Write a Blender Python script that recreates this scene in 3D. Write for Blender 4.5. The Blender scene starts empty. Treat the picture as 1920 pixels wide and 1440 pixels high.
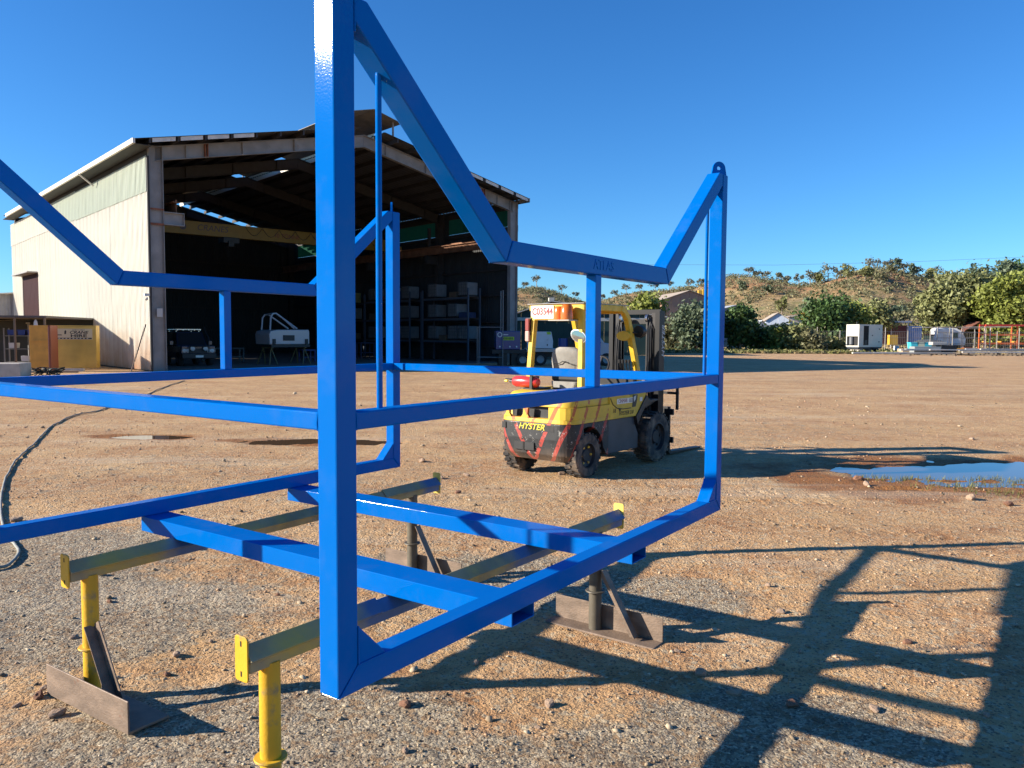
import bpy, bmesh, math, random
import numpy as np
from mathutils import Vector, Matrix, Euler
R = math.radians
random.seed(11)
rng = np.random.default_rng(5)
sc = bpy.context.scene
COL = sc.collection

# ---------------------------------------------------------------- camera
CAM_H = 1.80; FPX = 1484.2; PITCH = 0.06169; ROLL = 0.00599
cam = bpy.data.cameras.new('camera'); cam_ob = bpy.data.objects.new('camera', cam); COL.objects.link(cam_ob)
cam.sensor_width = 36; cam.lens = 36 * FPX / 1920; cam.clip_start = 0.05; cam.clip_end = 8000
cam_ob.matrix_world = Matrix.Translation((0, 0, CAM_H)) @ Matrix.Rotation(math.pi/2 - PITCH, 4, 'X') @ Matrix.Rotation(ROLL, 4, 'Z')
sc.camera = cam_ob

# ---------------------------------------------------------------- light
SUN_EL = R(20.9); SUN_TRAVEL = Vector((2.60, 0.32, 0)).normalized()
w = bpy.data.worlds.new('World'); sc.world = w; w.use_nodes = True
nt = w.node_tree; nt.nodes.clear()
sky = nt.nodes.new('ShaderNodeTexSky'); sky.sky_type = 'NISHITA'; sky.sun_disc = False
sky.sun_elevation = SUN_EL; sky.sun_rotation = math.atan2(-SUN_TRAVEL.x, -SUN_TRAVEL.y)
sky.air_density = 1.0; sky.dust_density = 0.0; sky.ozone_density = 2.5; sky.altitude = 350
bg = nt.nodes.new('ShaderNodeBackground'); bg.inputs[1].default_value = 0.078
wo = nt.nodes.new('ShaderNodeOutputWorld'); 
# the deep, clear blue of the dry-season sky (one curve for the whole dome)
sepc = nt.nodes.new('ShaderNodeSeparateColor'); cmb = nt.nodes.new('ShaderNodeCombineColor'); nt.links.new(sky.outputs[0], sepc.inputs[0])
for k_, (g_, pw_) in enumerate(((.50, 1.31), (.78, 1.09), (1.12, 1.0))):
    # values are worked on at picture scale (x .1), then scaled back
    m0 = nt.nodes.new('ShaderNodeMath'); m0.operation = 'MULTIPLY'; m0.inputs[1].default_value = .1; nt.links.new(sepc.outputs[k_], m0.inputs[0])
    m1 = nt.nodes.new('ShaderNodeMath'); m1.operation = 'POWER'; m1.inputs[1].default_value = pw_; nt.links.new(m0.outputs[0], m1.inputs[0])
    m2 = nt.nodes.new('ShaderNodeMath'); m2.operation = 'MULTIPLY'; m2.inputs[1].default_value = 10*g_; nt.links.new(m1.outputs[0], m2.inputs[0])
    m3 = nt.nodes.new('ShaderNodeMath'); m3.operation = 'MINIMUM'; m3.inputs[1].default_value = 14.0; nt.links.new(m2.outputs[0], m3.inputs[0]); nt.links.new(m3.outputs[0], cmb.inputs[k_])
nt.links.new(cmb.outputs[0], bg.inputs[0]); nt.links.new(bg.outputs[0], wo.inputs[0])
sun = bpy.data.lights.new('sun', 'SUN'); sun.energy = 5.0; sun.angle = R(0.53); sun.color = (1.0, 0.90, 0.77)
so = bpy.data.objects.new('sun', sun); COL.objects.link(so)
sd = Vector((SUN_TRAVEL.x*math.cos(SUN_EL), SUN_TRAVEL.y*math.cos(SUN_EL), -math.sin(SUN_EL)))
so.rotation_euler = sd.to_track_quat('-Z', 'Y').to_euler()
sc.view_settings.view_transform = 'Standard'; sc.view_settings.look = 'None'
sc.view_settings.exposure = 1.12; sc.view_settings.gamma = 1.0; sc.view_settings.use_curve_mapping = False
try:
    sc.cycles.max_bounces = 8; sc.cycles.diffuse_bounces = 3; sc.cycles.glossy_bounces = 4; sc.cycles.transparent_max_bounces = 12
    sc.cycles.caustics_reflective = False; sc.cycles.caustics_refractive = False
except Exception: pass

# ---------------------------------------------------------------- survey helpers (used to work out where things stand)
def ray(px, py):
    a2 = (px-960)/FPX; b2 = (py-720)/FPX
    a = a2*math.cos(ROLL)+b2*math.sin(ROLL); b = -a2*math.sin(ROLL)+b2*math.cos(ROLL)
    return Vector((a, math.cos(PITCH)-b*math.sin(PITCH), -math.sin(PITCH)-b*math.cos(PITCH)))
def at(px, py, Y):
    r = ray(px, py); return Vector((r.x/r.y*Y, Y, CAM_H + r.z/r.y*Y))
def gnd(px, py, z=0.0):
    r = ray(px, py); t = (z-CAM_H)/r.z; return Vector((r.x*t, r.y*t, z))

# ---------------------------------------------------------------- materials
MATS = {}
def _n(t, k, **kw):
    n = t.nodes.new(k)
    for a, b in kw.items():
        if a.startswith('i_'): n.inputs[a[2:].replace('_', ' ')].default_value = b
        else: setattr(n, a, b)
    return n
def mat(name, col, rough=.5, metal=0., var=.0, vscale=3., dirt=0., dirtcol=(.25, .15, .08), dscale=4., bump=0., bscale=40., coat=0., spec=.5,
        rust=0., rscale=3., stretch=(1, 1, 1), rusth=None, island=0., trans=0., subs=None, emis=None):
    if name in MATS: return MATS[name]
    m = bpy.data.materials.new(name); m.use_nodes = True; t = m.node_tree; t.nodes.clear()
    out = _n(t, 'ShaderNodeOutputMaterial'); p = _n(t, 'ShaderNodeBsdfPrincipled')
    L = t.links.new; L(p.outputs[0], out.inputs[0])
    p.inputs['Roughness'].default_value = rough; p.inputs['Metallic'].default_value = metal
    p.inputs['Coat Weight'].default_value = coat; p.inputs['Coat Roughness'].default_value = .08
    p.inputs['Specular IOR Level'].default_value = spec
    if trans: p.inputs['Transmission Weight'].default_value = trans
    if emis: p.inputs['Emission Color'].default_value = (*emis[0], 1); p.inputs['Emission Strength'].default_value = emis[1]
    tc = _n(t, 'ShaderNodeTexCoord'); mp = _n(t, 'ShaderNodeMapping'); mp.inputs['Scale'].default_value = stretch
    L(tc.outputs['Object'], mp.inputs[0]); V = mp.outputs[0]
    rgb = _n(t, 'ShaderNodeRGB'); rgb.outputs[0].default_value = (*col, 1); c = rgb.outputs[0]
    if var:
        nz = _n(t, 'ShaderNodeTexNoise'); nz.inputs['Scale'].default_value = vscale; nz.inputs['Detail'].default_value = 6
        L(V, nz.inputs[0]); mr = _n(t, 'ShaderNodeMapRange'); mr.inputs[1].default_value = .3; mr.inputs[2].default_value = .7
        mr.inputs[3].default_value = 1-var; mr.inputs[4].default_value = 1+var; L(nz.outputs[0], mr.inputs[0])
        vm = _n(t, 'ShaderNodeVectorMath', operation='SCALE'); L(c, vm.inputs[0]); L(mr.outputs[0], vm.inputs['Scale']); c = vm.outputs[0]
    if island:
        g = _n(t, 'ShaderNodeNewGeometry'); mr = _n(t, 'ShaderNodeMapRange'); mr.inputs[3].default_value = 1-island; mr.inputs[4].default_value = 1+island
        L(g.outputs['Random Per Island'], mr.inputs[0]); vm = _n(t, 'ShaderNodeVectorMath', operation='SCALE'); L(c, vm.inputs[0]); L(mr.outputs[0], vm.inputs['Scale']); c = vm.outputs[0]
    for amt, dc, ds, seed in ((dirt, dirtcol, dscale, 0.), (rust, (.20, .065, .025), rscale, 7.)):
        if amt:
            nz = _n(t, 'ShaderNodeTexNoise', noise_dimensions='4D'); nz.inputs['W'].default_value = seed
            nz.inputs['Scale'].default_value = ds; nz.inputs['Detail'].default_value = 8; nz.inputs['Roughness'].default_value = .65; L(V, nz.inputs[0])
            mr = _n(t, 'ShaderNodeMapRange'); mr.inputs[1].default_value = .72-.35*amt; mr.inputs[2].default_value = .80-.2*amt
            L(nz.outputs[0], mr.inputs[0]); mx = _n(t, 'ShaderNodeMix', data_type='RGBA')
            L(mr.outputs[0], mx.inputs[0]); L(c, mx.inputs[6]); mx.inputs[7].default_value = (*dc, 1); c = mx.outputs[2]
    if rusth:   # rust / dirt rising from a height: (z0, z1, colour)
        geo = _n(t, 'ShaderNodeNewGeometry'); sx = _n(t, 'ShaderNodeSeparateXYZ'); L(geo.outputs['Position'], sx.inputs[0])
        nz = _n(t, 'ShaderNodeTexNoise'); nz.inputs['Scale'].default_value = 1.5; nz.inputs['Detail'].default_value = 6; L(geo.outputs['Position'], nz.inputs[0])
        ad = _n(t, 'ShaderNodeMath', operation='MULTIPLY_ADD'); L(nz.outputs[0], ad.inputs[0]); ad.inputs[1].default_value = (rusth[1]-rusth[0])*1.2; L(sx.outputs[2], ad.inputs[2])
        mr = _n(t, 'ShaderNodeMapRange'); mr.inputs[1].default_value = rusth[0]; mr.inputs[2].default_value = rusth[1]+.5*(rusth[1]-rusth[0]); mr.inputs[3].default_value = 1; mr.inputs[4].default_value = 0; L(ad.outputs[0], mr.inputs[0])
        mx = _n(t, 'ShaderNodeMix', data_type='RGBA'); L(mr.outputs[0], mx.inputs[0]); L(c, mx.inputs[6]); mx.inputs[7].default_value = (*rusth[2], 1); c = mx.outputs[2]
    L(c, p.inputs['Base Color'])
    if bump:
        nz = _n(t, 'ShaderNodeTexNoise'); nz.inputs['Scale'].default_value = bscale; nz.inputs['Detail'].default_value = 5; L(V, nz.inputs[0])
        b = _n(t, 'ShaderNodeBump'); b.inputs['Strength'].default_value = bump; b.inputs['Distance'].default_value = .01; L(nz.outputs[0], b.inputs['Height']); L(b.outputs[0], p.inputs['Normal'])
    MATS[name] = m; return m
def foliage(name, col, var=.45, col2=None, rough=.55, transl=.25):
    if name in MATS: return MATS[name]
    m = bpy.data.materials.new(name); m.use_nodes = True; t = m.node_tree; t.nodes.clear(); L = t.links.new
    out = _n(t, 'ShaderNodeOutputMaterial'); g = _n(t, 'ShaderNodeNewGeometry')
    mx = _n(t, 'ShaderNodeMix', data_type='RGBA'); L(g.outputs['Random Per Island'], mx.inputs[0])
    mx.inputs[6].default_value = (*[c*(1-var) for c in col], 1); c2 = col2 or [min(1, c*(1+var)) for c in col]; mx.inputs[7].default_value = (*c2, 1)
    p = _n(t, 'ShaderNodeBsdfPrincipled'); p.inputs['Roughness'].default_value = rough; p.inputs['Specular IOR Level'].default_value = .3
    L(mx.outputs[2], p.inputs['Base Color']); tr = _n(t, 'ShaderNodeBsdfTranslucent'); L(mx.outputs[2], tr.inputs[0])
    ms = _n(t, 'ShaderNodeMixShader'); ms.inputs[0].default_value = transl; L(p.outputs[0], ms.inputs[1]); L(tr.outputs[0], ms.inputs[2]); L(ms.outputs[0], out.inputs[0])
    MATS[name] = m; return m

# ---------------------------------------------------------------- mesh builder
class MB:
    def __init__(s): s.v = []; s.f = []; s.mi = []; s.M = Matrix.Identity(4); s.cur = 0
    def add(s, vs, fs):
        o = len(s.v)
        for p in vs: s.v.append(tuple(s.M @ Vector(p)))
        for f in fs: s.f.append(tuple(i+o for i in f)); s.mi.append(s.cur)
    def box(s, x0, x1, y0, y1, z0, z1):
        if x0 > x1: x0, x1 = x1, x0
        if y0 > y1: y0, y1 = y1, y0
        if z0 > z1: z0, z1 = z1, z0
        s.add([(x0,y0,z0),(x1,y0,z0),(x1,y1,z0),(x0,y1,z0),(x0,y0,z1),(x1,y0,z1),(x1,y1,z1),(x0,y1,z1)],
              [(0,3,2,1),(4,5,6,7),(0,1,5,4),(1,2,6,5),(2,3,7,6),(3,0,4,7)]); return s
    def prism(s, poly, a, b, axis='y'):
        """poly in the two other axes (x,z for 'y'; x,y for 'z'; y,z for 'x'), extruded from a to b"""
        n = len(poly)
        ar = sum(poly[i][0]*poly[(i+1)%n][1]-poly[(i+1)%n][0]*poly[i][1] for i in range(n))
        if ar < 0: poly = poly[::-1]
        def P(p, h): return (p[0], h, p[1]) if axis == 'y' else ((p[0], p[1], h) if axis == 'z' else (h, p[0], p[1]))
        vs = [P(p, a) for p in poly]+[P(p, b) for p in poly]
        bot = tuple(range(n)); top = tuple(range(2*n-1, n-1, -1))
        flip = (axis == 'y') == (b > a)
        fs = [bot, top]+[(i, i+n, (i+1)%n+n, (i+1)%n) for i in range(n)]
        if not flip: fs = [tuple(reversed(f)) for f in fs]
        s.add(vs, fs); return s
    def cyl(s, p0, p1, r, n=12, r2=None, caps=True):
        p0 = Vector(p0); p1 = Vector(p1); d = (p1-p0).normalized(); r2 = r if r2 is None else r2
        a = d.orthogonal().normalized(); b = d.cross(a); vs = []
        for k in range(n):
            t = 2*math.pi*k/n; u = a*math.cos(t)+b*math.sin(t); vs += [p0+u*r, p1+u*r2]
        fs = [(2*k, 2*((k+1)%n), 2*((k+1)%n)+1, 2*k+1) for k in range(n)]
        if caps: fs += [tuple(2*k for k in reversed(range(n))), tuple(2*k+1 for k in range(n))]
        s.add(vs, fs); return s
    def tube(s, pts, r, n=8, caps=True):
        pts = [Vector(p) for p in pts]; vs = []; m = len(pts); a = None
        for i, p in enumerate(pts):
            d = (pts[min(i+1, m-1)]-pts[max(i-1, 0)]).normalized()
            a = d.orthogonal().normalized() if a is None else (a-d*a.dot(d)).normalized()
            b = d.cross(a); rr = r[i] if hasattr(r, '__len__') else r
            for k in range(n):
                t = 2*math.pi*k/n; vs.append(p+(a*math.cos(t)+b*math.sin(t))*rr)
        fs = [(i*n+k, i*n+(k+1)%n, (i+1)*n+(k+1)%n, (i+1)*n+k) for i in range(m-1) for k in range(n)]
        if caps: fs += [tuple(reversed(range(n))), tuple(range((m-1)*n, m*n))]
        s.add(vs, fs); return s
    def lathe(s, prof, n=24, axis='y', c=(0, 0, 0)):
        """prof: list of (radius, height along axis)"""
        vs = []; m = len(prof)
        for (r, h) in prof:
            for k in range(n):
                t = 2*math.pi*k/n; ca, sa = math.cos(t)*r, math.sin(t)*r
                q = (ca, h, sa) if axis == 'y' else ((ca, sa, h) if axis == 'z' else (h, ca, sa))
                vs.append((q[0]+c[0], q[1]+c[1], q[2]+c[2]))
        fs = [(i*n+k, i*n+(k+1)%n, (i+1)*n+(k+1)%n, (i+1)*n+k) for i in range(m-1) for k in range(n)]
        s.add(vs, fs); return s
    def loft(s, rings, closed=True, caps=True):
        n = len(rings[0]); m = len(rings); vs = [p for r in rings for p in r]
        fs = [(i*n+k, i*n+(k+1)%n, (i+1)*n+(k+1)%n, (i+1)*n+k) for i in range(m-1) for k in range(n if closed else n-1)]
        if caps: fs += [tuple(reversed(range(n))), tuple(range((m-1)*n, m*n))]
        s.add(vs, fs); return s
    def build(s, name, mats, parent=None, bevel=0., segs=2, smooth=False, loc=None, rot=None, norm=True):
        me = bpy.data.meshes.new(name); me.from_pydata(s.v, [], s.f)
        if not isinstance(mats, (list, tuple)): mats = [mats]
        for m in mats: me.materials.append(m)
        if len(mats) > 1: me.polygons.foreach_set('material_index', s.mi)
        if norm or bevel:
            bm = bmesh.new(); bm.from_mesh(me)
            if norm: bmesh.ops.recalc_face_normals(bm, faces=bm.faces)
            if bevel:
                es = [e for e in bm.edges if len(e.link_faces) == 2 and e.calc_face_angle(0) > R(28)]
                bmesh.ops.bevel(bm, geom=es, offset=bevel, segments=segs, affect='EDGES', profile=.5, clamp_overlap=True)
            bm.to_mesh(me); bm.free()
        me.update()
        if smooth:
            try: me.shade_smooth(); me.set_sharp_from_angle(angle=R(40))
            except Exception: pass
        o = bpy.data.objects.new(name, me); COL.objects.link(o)
        if parent is not None: o.parent = parent
        if loc is not None: o.location = loc
        if rot is not None: o.rotation_euler = rot
        return o
def tag(o, label=None, cat=None, group=None, kind=None):
    if label: o['label'] = label
    if cat: o['category'] = cat
    if group: o['group'] = group
    if kind: o['kind'] = kind
    return o
def thing(name, label, cat, loc=(0, 0, 0), rz=0., group=None):
    o = bpy.data.objects.new(name, None); COL.objects.link(o); o.location = loc; o.rotation_euler = (0, 0, rz); o.empty_display_size = .2
    return tag(o, label, cat, group)
def copy_tree(o, parent=None):
    c = o.copy(); COL.objects.link(c)
    if parent is not None: c.parent = parent
    for ch in list(KIDS.get(o.name, [])) or [k for k in o.children]: copy_tree(ch, c)
    return c
KIDS = {}
def inst(src, name, parent, loc=(0, 0, 0), rot=None, scale=None):
    o = bpy.data.objects.new(name, src.data); COL.objects.link(o); o.parent = parent; o.location = loc
    if rot is not None: o.rotation_euler = rot
    if scale is not None: o.scale = scale
    return o
def text(body, name, m, parent, loc, rot, size, depth=.002, align='CENTER', sx=1., shear=0., off=0.):
    cu = bpy.data.curves.new('txt', 'FONT'); cu.body = body; cu.size = size; cu.extrude = depth; cu.align_x = align; cu.align_y = 'CENTER'; cu.shear = shear; cu.offset = off
    tmp = bpy.data.objects.new('txt', cu); COL.objects.link(tmp)
    bpy.context.view_layer.update(); dg = bpy.context.evaluated_depsgraph_get()
    me = bpy.data.meshes.new_from_object(tmp.evaluated_get(dg)); bpy.data.objects.remove(tmp); me.materials.clear(); me.materials.append(m)
    o = bpy.data.objects.new(name, me); COL.objects.link(o); o.parent = parent; o.location = loc; o.rotation_euler = rot; o.scale = (sx, 1, 1)
    return o
# numpy value noise
def vnoise(x, y, seed=0):
    xi = np.floor(x).astype(np.int64); yi = np.floor(y).astype(np.int64); fx = x-xi; fy = y-yi
    fx = fx*fx*(3-2*fx); fy = fy*fy*(3-2*fy)
    def h(a, b):
        n = (a*374761393 + b*668265263 + seed*1274126177) & 0x7fffffff
        n = ((n ^ (n >> 13))*1274126177) & 0x7fffffff
        return ((n ^ (n >> 16)) & 0xffff)/65535.
    return (h(xi, yi)*(1-fx)+h(xi+1, yi)*fx)*(1-fy)+(h(xi, yi+1)*(1-fx)+h(xi+1, yi+1)*fx)*fy
def fbm(x, y, o=4, seed=0):
    s = 0; a = .5
    for k in range(o): s = s+a*vnoise(x*2**k, y*2**k, seed+k*17); a *= .5
    return s
def sstep(a, b, x): t = np.clip((x-a)/(b-a), 0, 1); return t*t*(3-2*t)
def np_obj(name, v, f, m, mats_idx=None):
    me = bpy.data.meshes.new(name); f = np.asarray(f, dtype=np.int32); k = f.shape[1]
    me.vertices.add(len(v)); me.vertices.foreach_set('co', np.asarray(v, dtype=np.float32).ravel())
    me.loops.add(f.size); me.loops.foreach_set('vertex_index', f.ravel())
    me.polygons.add(len(f)); me.polygons.foreach_set('loop_start', np.arange(0, f.size, k, dtype=np.int32))
    try: me.polygons.foreach_set('loop_total', np.full(len(f), k, dtype=np.int32))
    except Exception: pass
    me.update(calc_edges=True); me.validate()
    for q in (m if isinstance(m, (list, tuple)) else [m]): me.materials.append(q)
    o = bpy.data.objects.new(name, me); COL.objects.link(o); return o
# ================================================================ GROUND
PUD = [(6.7, 10.62, 2.35, .92, 1), (8.6, 11.1, 1.6, .7, 2), (4.62, 9.35, .30, .10, 3), (-6.35, 13.75, .85, .42, 4), (-3.25, 13.25, 1.45, .42, 5)]
WET = [(6.9, 10.3, 3.3, 1.75, 1), (4.6, 9.6, 1.5, .9, 3), (-6.35, 13.7, 1.0, .5, 4), (-3.3, 13.2, 1.6, .5, 5)]
GREY = [(-1.1, 3.6, 1.2, .7), (.1, 3.2, 1.6, .65), (-2.6, 5.2, 1.6, 1.0), (.9, 2.6, 1.5, .6), (-.4, 6.0, 1.6, .6), (1.2, 3.6, .8, .5), (-4.0, 6.2, 2.0, 1.2), (1.0, 5.4, .8, .6)]
def blob(x, y, L, amp=.35, fs=1.2, seed=3):
    r = np.full(np.shape(x), 9.)
    n = (fbm(x*fs, y*fs*1.3, 4, seed)-.47)*2*amp+(fbm(x*fs*5, y*fs*6, 3, seed+9)-.44)*amp*.8
    for b in L:
        r = np.minimum(r, np.sqrt(((x-b[0])/b[2])**2+((y-b[1])/b[3])**2))
    return r+n
TRACKS = [(1.1, 2.3, 2.3, 3.3, .20), (2.2, 4.0, 6.5, 6.3, .24), (3.0, 3.2, 7.4, 5.4, .24), (-6, 8.2, 1.5, 9.2, .24), (-6, 9.6, 4.0, 8.3, .24), (1.2, 9.9, 9.0, 7.2, .24), (.3, 8.6, 8.0, 6.0, .24), (-8, 11.3, 0, 11.0, .26), (2.2, 13.0, 14, 15.5, .26), (2.6, 14.6, 14, 17.2, .26), (-2.2, 6.6, .8, 4.3, .2)]
def gz(x, y):
    x = np.asarray(x, float); y = np.asarray(y, float)
    d = np.hypot(x, y)
    trk = 0
    for (ax, ay, bx_, by_, w_) in TRACKS:
        dx, dy = bx_-ax, by_-ay; L_ = math.hypot(dx, dy); dx /= L_; dy /= L_
        s_ = (x-ax)*dx+(y-ay)*dy; q_ = (x-ax)*-dy+(y-ay)*dx+.25*np.sin(s_*.35+ax)
        on = (1-sstep(w_*.42, w_*.55, np.abs(q_)))*sstep(0, .6, s_)*(1-sstep(L_-.6, L_, s_))*(.35+.65*sstep(.38, .5, fbm(s_*.8+ax, q_*2+ay, 2, 44)))
        trk = trk+on*(-.010+.013*(np.sin((s_+np.abs(q_)*.9)*2*math.pi/.13) > .1))+.010*np.exp(-((np.abs(q_)-w_*.62)/.04)**2)*on.clip(0, 1)*0
    z = (fbm(x*.55+3, y*.55, 3, 1)-.44)*.035+(fbm(x*2.3, y*2.3, 3, 2)-.44)*.024
    rut = (fbm(x*.35+y*.25, y*2.6-x*.3, 3, 8)-.44)*.05*sstep(6, 9, y)
    fine = ((fbm(x*11, y*11, 3, 5)-.44)*.020+(np.abs(fbm(x*27, y*27, 2, 6)-.4))*.007)*(1-.55*sstep(5, 9, d))
    z = trk+z*(1-.3*sstep(20, 60, d))+rut*(1-.5*sstep(20, 50, d))+fine*(1-sstep(18, 40, d))
    pb = blob(x, y, PUD, .55, 1.3)
    z = z*(1-.45*np.clip(1.5-pb, 0, 1))-.044*(1-sstep(.62, 1.15, pb))+.030*(fbm(x*3.1, y*4.3, 4, 71)-.45)*(pb < 1.3)
    z = z-.042*(1-sstep(.75, 1.35, np.hypot((x+.75)/2.6, (y-4.35)/2.3)))
    return z-.004
def axis(lo, hi, step, end0, end1, g=1.09):
    a = list(np.arange(lo, hi, step)); s = step
    while a[-1] < end1: s *= g; a.append(a[-1]+s)
    s = step; b = [lo]
    while b[-1] > end0: s *= g; b.append(b[-1]-s)
    return np.array(b[:0:-1]+a)
gx = axis(-4.2, 5.2, .026, -3500, 3500, 1.075); gy = axis(1.6, 7.2, .026, -400, 4500, 1.03)
def ground_mat():
    m = bpy.data.materials.new('red_dirt_and_gravel'); m.use_nodes = True; t = m.node_tree; t.nodes.clear(); L = t.links.new
    out = _n(t, 'ShaderNodeOutputMaterial'); p = _n(t, 'ShaderNodeBsdfPrincipled'); L(p.outputs[0], out.inputs[0])
    geo = _n(t, 'ShaderNodeNewGeometry'); P = geo.outputs['Position']
    aw = _n(t, 'ShaderNodeAttribute', attribute_name='wet'); ag = _n(t, 'ShaderNodeAttribute', attribute_name='grey')
    def noise(s, d=6, r=.6):
        n = _n(t, 'ShaderNodeTexNoise'); n.inputs['Scale'].default_value = s; n.inputs['Detail'].default_value = d; n.inputs['Roughness'].default_value = r; L(P, n.inputs[0]); return n
    def ramp(x, a, b, c=0., d=1.):
        r = _n(t, 'ShaderNodeMapRange'); r.inputs[1].default_value = a; r.inputs[2].default_value = b; r.inputs[3].default_value = c; r.inputs[4].default_value = d; L(x, r.inputs[0]); return r.outputs[0]
    def mix(f, a, b, bt='MIX'):
        x = _n(t, 'ShaderNodeMix', data_type='RGBA', blend_type=bt)
        if isinstance(f, float): x.inputs[0].default_value = f
        else: L(f, x.inputs[0])
        for i, q in ((6, a), (7, b)):
            if isinstance(q, tuple): x.inputs[i].default_value = (*q, 1)
            else: L(q, x.inputs[i])
        return x.outputs[2]
    def mth(op, a, b):
        x = _n(t, 'ShaderNodeMath', operation=op)
        for i, q in ((0, a), (1, b)):
            if isinstance(q, (int, float)): x.inputs[i].default_value = q
            else: L(q, x.inputs[i])
        return x.outputs[0]
    soil = mix(ramp(noise(.8, 6, .7).outputs[0], .38, .60), (.41, .205, .085), (.58, .36, .165))
    soil = mix(ramp(noise(9, 6, .7).outputs[0], .4, .75), soil, (.66, .45, .245))
    v1 = _n(t, 'ShaderNodeTexVoronoi'); v1.inputs['Scale'].default_value = 85; L(P, v1.inputs[0])
    v2 = _n(t, 'ShaderNodeTexVoronoi'); v2.inputs['Scale'].default_value = 34; v2.inputs['Randomness'].default_value = 1; L(P, v2.inputs[0])
    sep = _n(t, 'ShaderNodeSeparateColor'); L(v1.outputs['Color'], sep.inputs[0]); sep2 = _n(t, 'ShaderNodeSeparateColor'); L(v2.outputs['Color'], sep2.inputs[0])
    gcol = mix(sep.outputs[0], (.18, .145, .100), (.44, .36, .245)); gcol = mix(ramp(sep.outputs[1], .78, .82), gcol, (.56, .47, .33))
    gcol = mix(ramp(sep2.outputs[0], .55, .9), gcol, (.32, .215, .12))
    gmask = mth('ADD', ag.outputs['Fac'], mth('MULTIPLY', mth('SUBTRACT', noise(5, 8, .72).outputs[0], .5), 1.6))
    gmask = ramp(gmask, .5, .74)
    c = mix(gmask, soil, gcol)
    # scattered chips in the soil
    c = mix(mth('MULTIPLY', ramp(sep2.outputs[1], .84, .88), .75), c, (.50, .41, .27))
    c = mix(mth('MULTIPLY', ramp(sep.outputs[2], .86, .9), .7), c, (.11, .075, .055))
    # dampness
    wn = mth('ADD', aw.outputs['Fac'], mth('MULTIPLY', mth('SUBTRACT', noise(4, 6).outputs[0], .5), .5)); wet = ramp(wn, .35, .75)
    c = mix(wet, c, (.60, .40, .22), 'MULTIPLY')
    mpS = _n(t, 'ShaderNodeMapping'); mpS.inputs['Scale'].default_value = (.10, .75, 1); mpS.inputs['Rotation'].default_value = (0, 0, .12); L(P, mpS.inputs[0]); nS = _n(t, 'ShaderNodeTexNoise'); nS.inputs['Scale'].default_value = 1.0; nS.inputs['Detail'].default_value = 8; nS.inputs['Roughness'].default_value = .7; L(mpS.outputs[0], nS.inputs[0])
    c = mix(ramp(nS.outputs[0], .40, .52, .55, 0.), c, (.86, .81, .76), 'MULTIPLY'); c = mix(ramp(nS.outputs[0], .54, .66, 0., .5), c, (.56, .45, .31))
    pt = mth('MULTIPLY', ramp(noise(1.7, 9, .75).outputs[0], .54, .62), .45); c = mix(pt, c, (.62, .50, .42), 'MULTIPLY')
    L(c, p.inputs['Base Color']); L(ramp(wet, 0, 1, .92, .72), p.inputs['Roughness']); p.inputs['Specular IOR Level'].default_value = .3
    h = mth('ADD', mth('MULTIPLY', noise(90, 6, .7).outputs[0], 1.1), mth('MULTIPLY', ramp(v1.outputs['Distance'], 0, .7, 1, 0), .55))
    h = mth('ADD', h, mth('MULTIPLY', ramp(v2.outputs['Distance'], 0, .6, 1, 0), .9)); h = mth('ADD', h, mth('MULTIPLY', noise(9, 7, .7).outputs[0], 3.2))
    b = _n(t, 'ShaderNodeBump'); b.inputs['Strength'].default_value = .9; b.inputs['Distance'].default_value = .014; L(h, b.inputs['Height']); L(b.outputs[0], p.inputs['Normal'])
    return m
X, Y = np.meshgrid(gx, gy); Z = gz(X, Y); nx, ny = len(gx), len(gy)
v = np.stack([X.ravel(), Y.ravel(), Z.ravel()], 1); i = np.arange((ny-1)*nx).reshape(ny-1, nx)[:, :-1].ravel()
ground = np_obj('ground', v, np.stack([i, i+1, i+1+nx, i+nx], 1), ground_mat()); tag(ground, kind='structure')
wetv = 1-sstep(.55, 1.35, blob(v[:, 0], v[:, 1], WET, .45, .9, 21)); greyv = 1-sstep(.5, 1.3, blob(v[:, 0], v[:, 1], [(*b, 0) for b in GREY], .5, .7, 33))
greyv = np.maximum(greyv, .5*sstep(.5, .62, fbm(v[:, 0]*.22, v[:, 1]*.3, 4, 55)))
for nme, arr in (('wet', wetv), ('grey', greyv)):
    at_ = ground.data.attributes.new(nme, 'FLOAT', 'POINT'); at_.data.foreach_set('value', arr.astype(np.float32))
ground.data.polygons.foreach_set('use_smooth', np.ones(len(ground.data.polygons), bool))
water = mat('muddy_water', (.10, .062, .036), rough=.015, spec=.6, bump=.02, bscale=3.)
for (cx, cy, rx, ry, k) in [(7.6, 10.9, 4.2, 1.5, 0), (4.62, 9.35, .6, .3, 0), (-6.35, 13.75, 1.5, .75, 0), (-3.25, 13.25, 2.1, .7, 0)]:
    n = 40; vs = [(cx+rx*math.cos(2*math.pi*a/n), cy+ry*math.sin(2*math.pi*a/n), -.026) for a in range(n)]
    b = MB(); b.add(vs, [tuple(range(n))]); o = b.build('puddle', water); tag(o, kind='structure')

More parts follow.
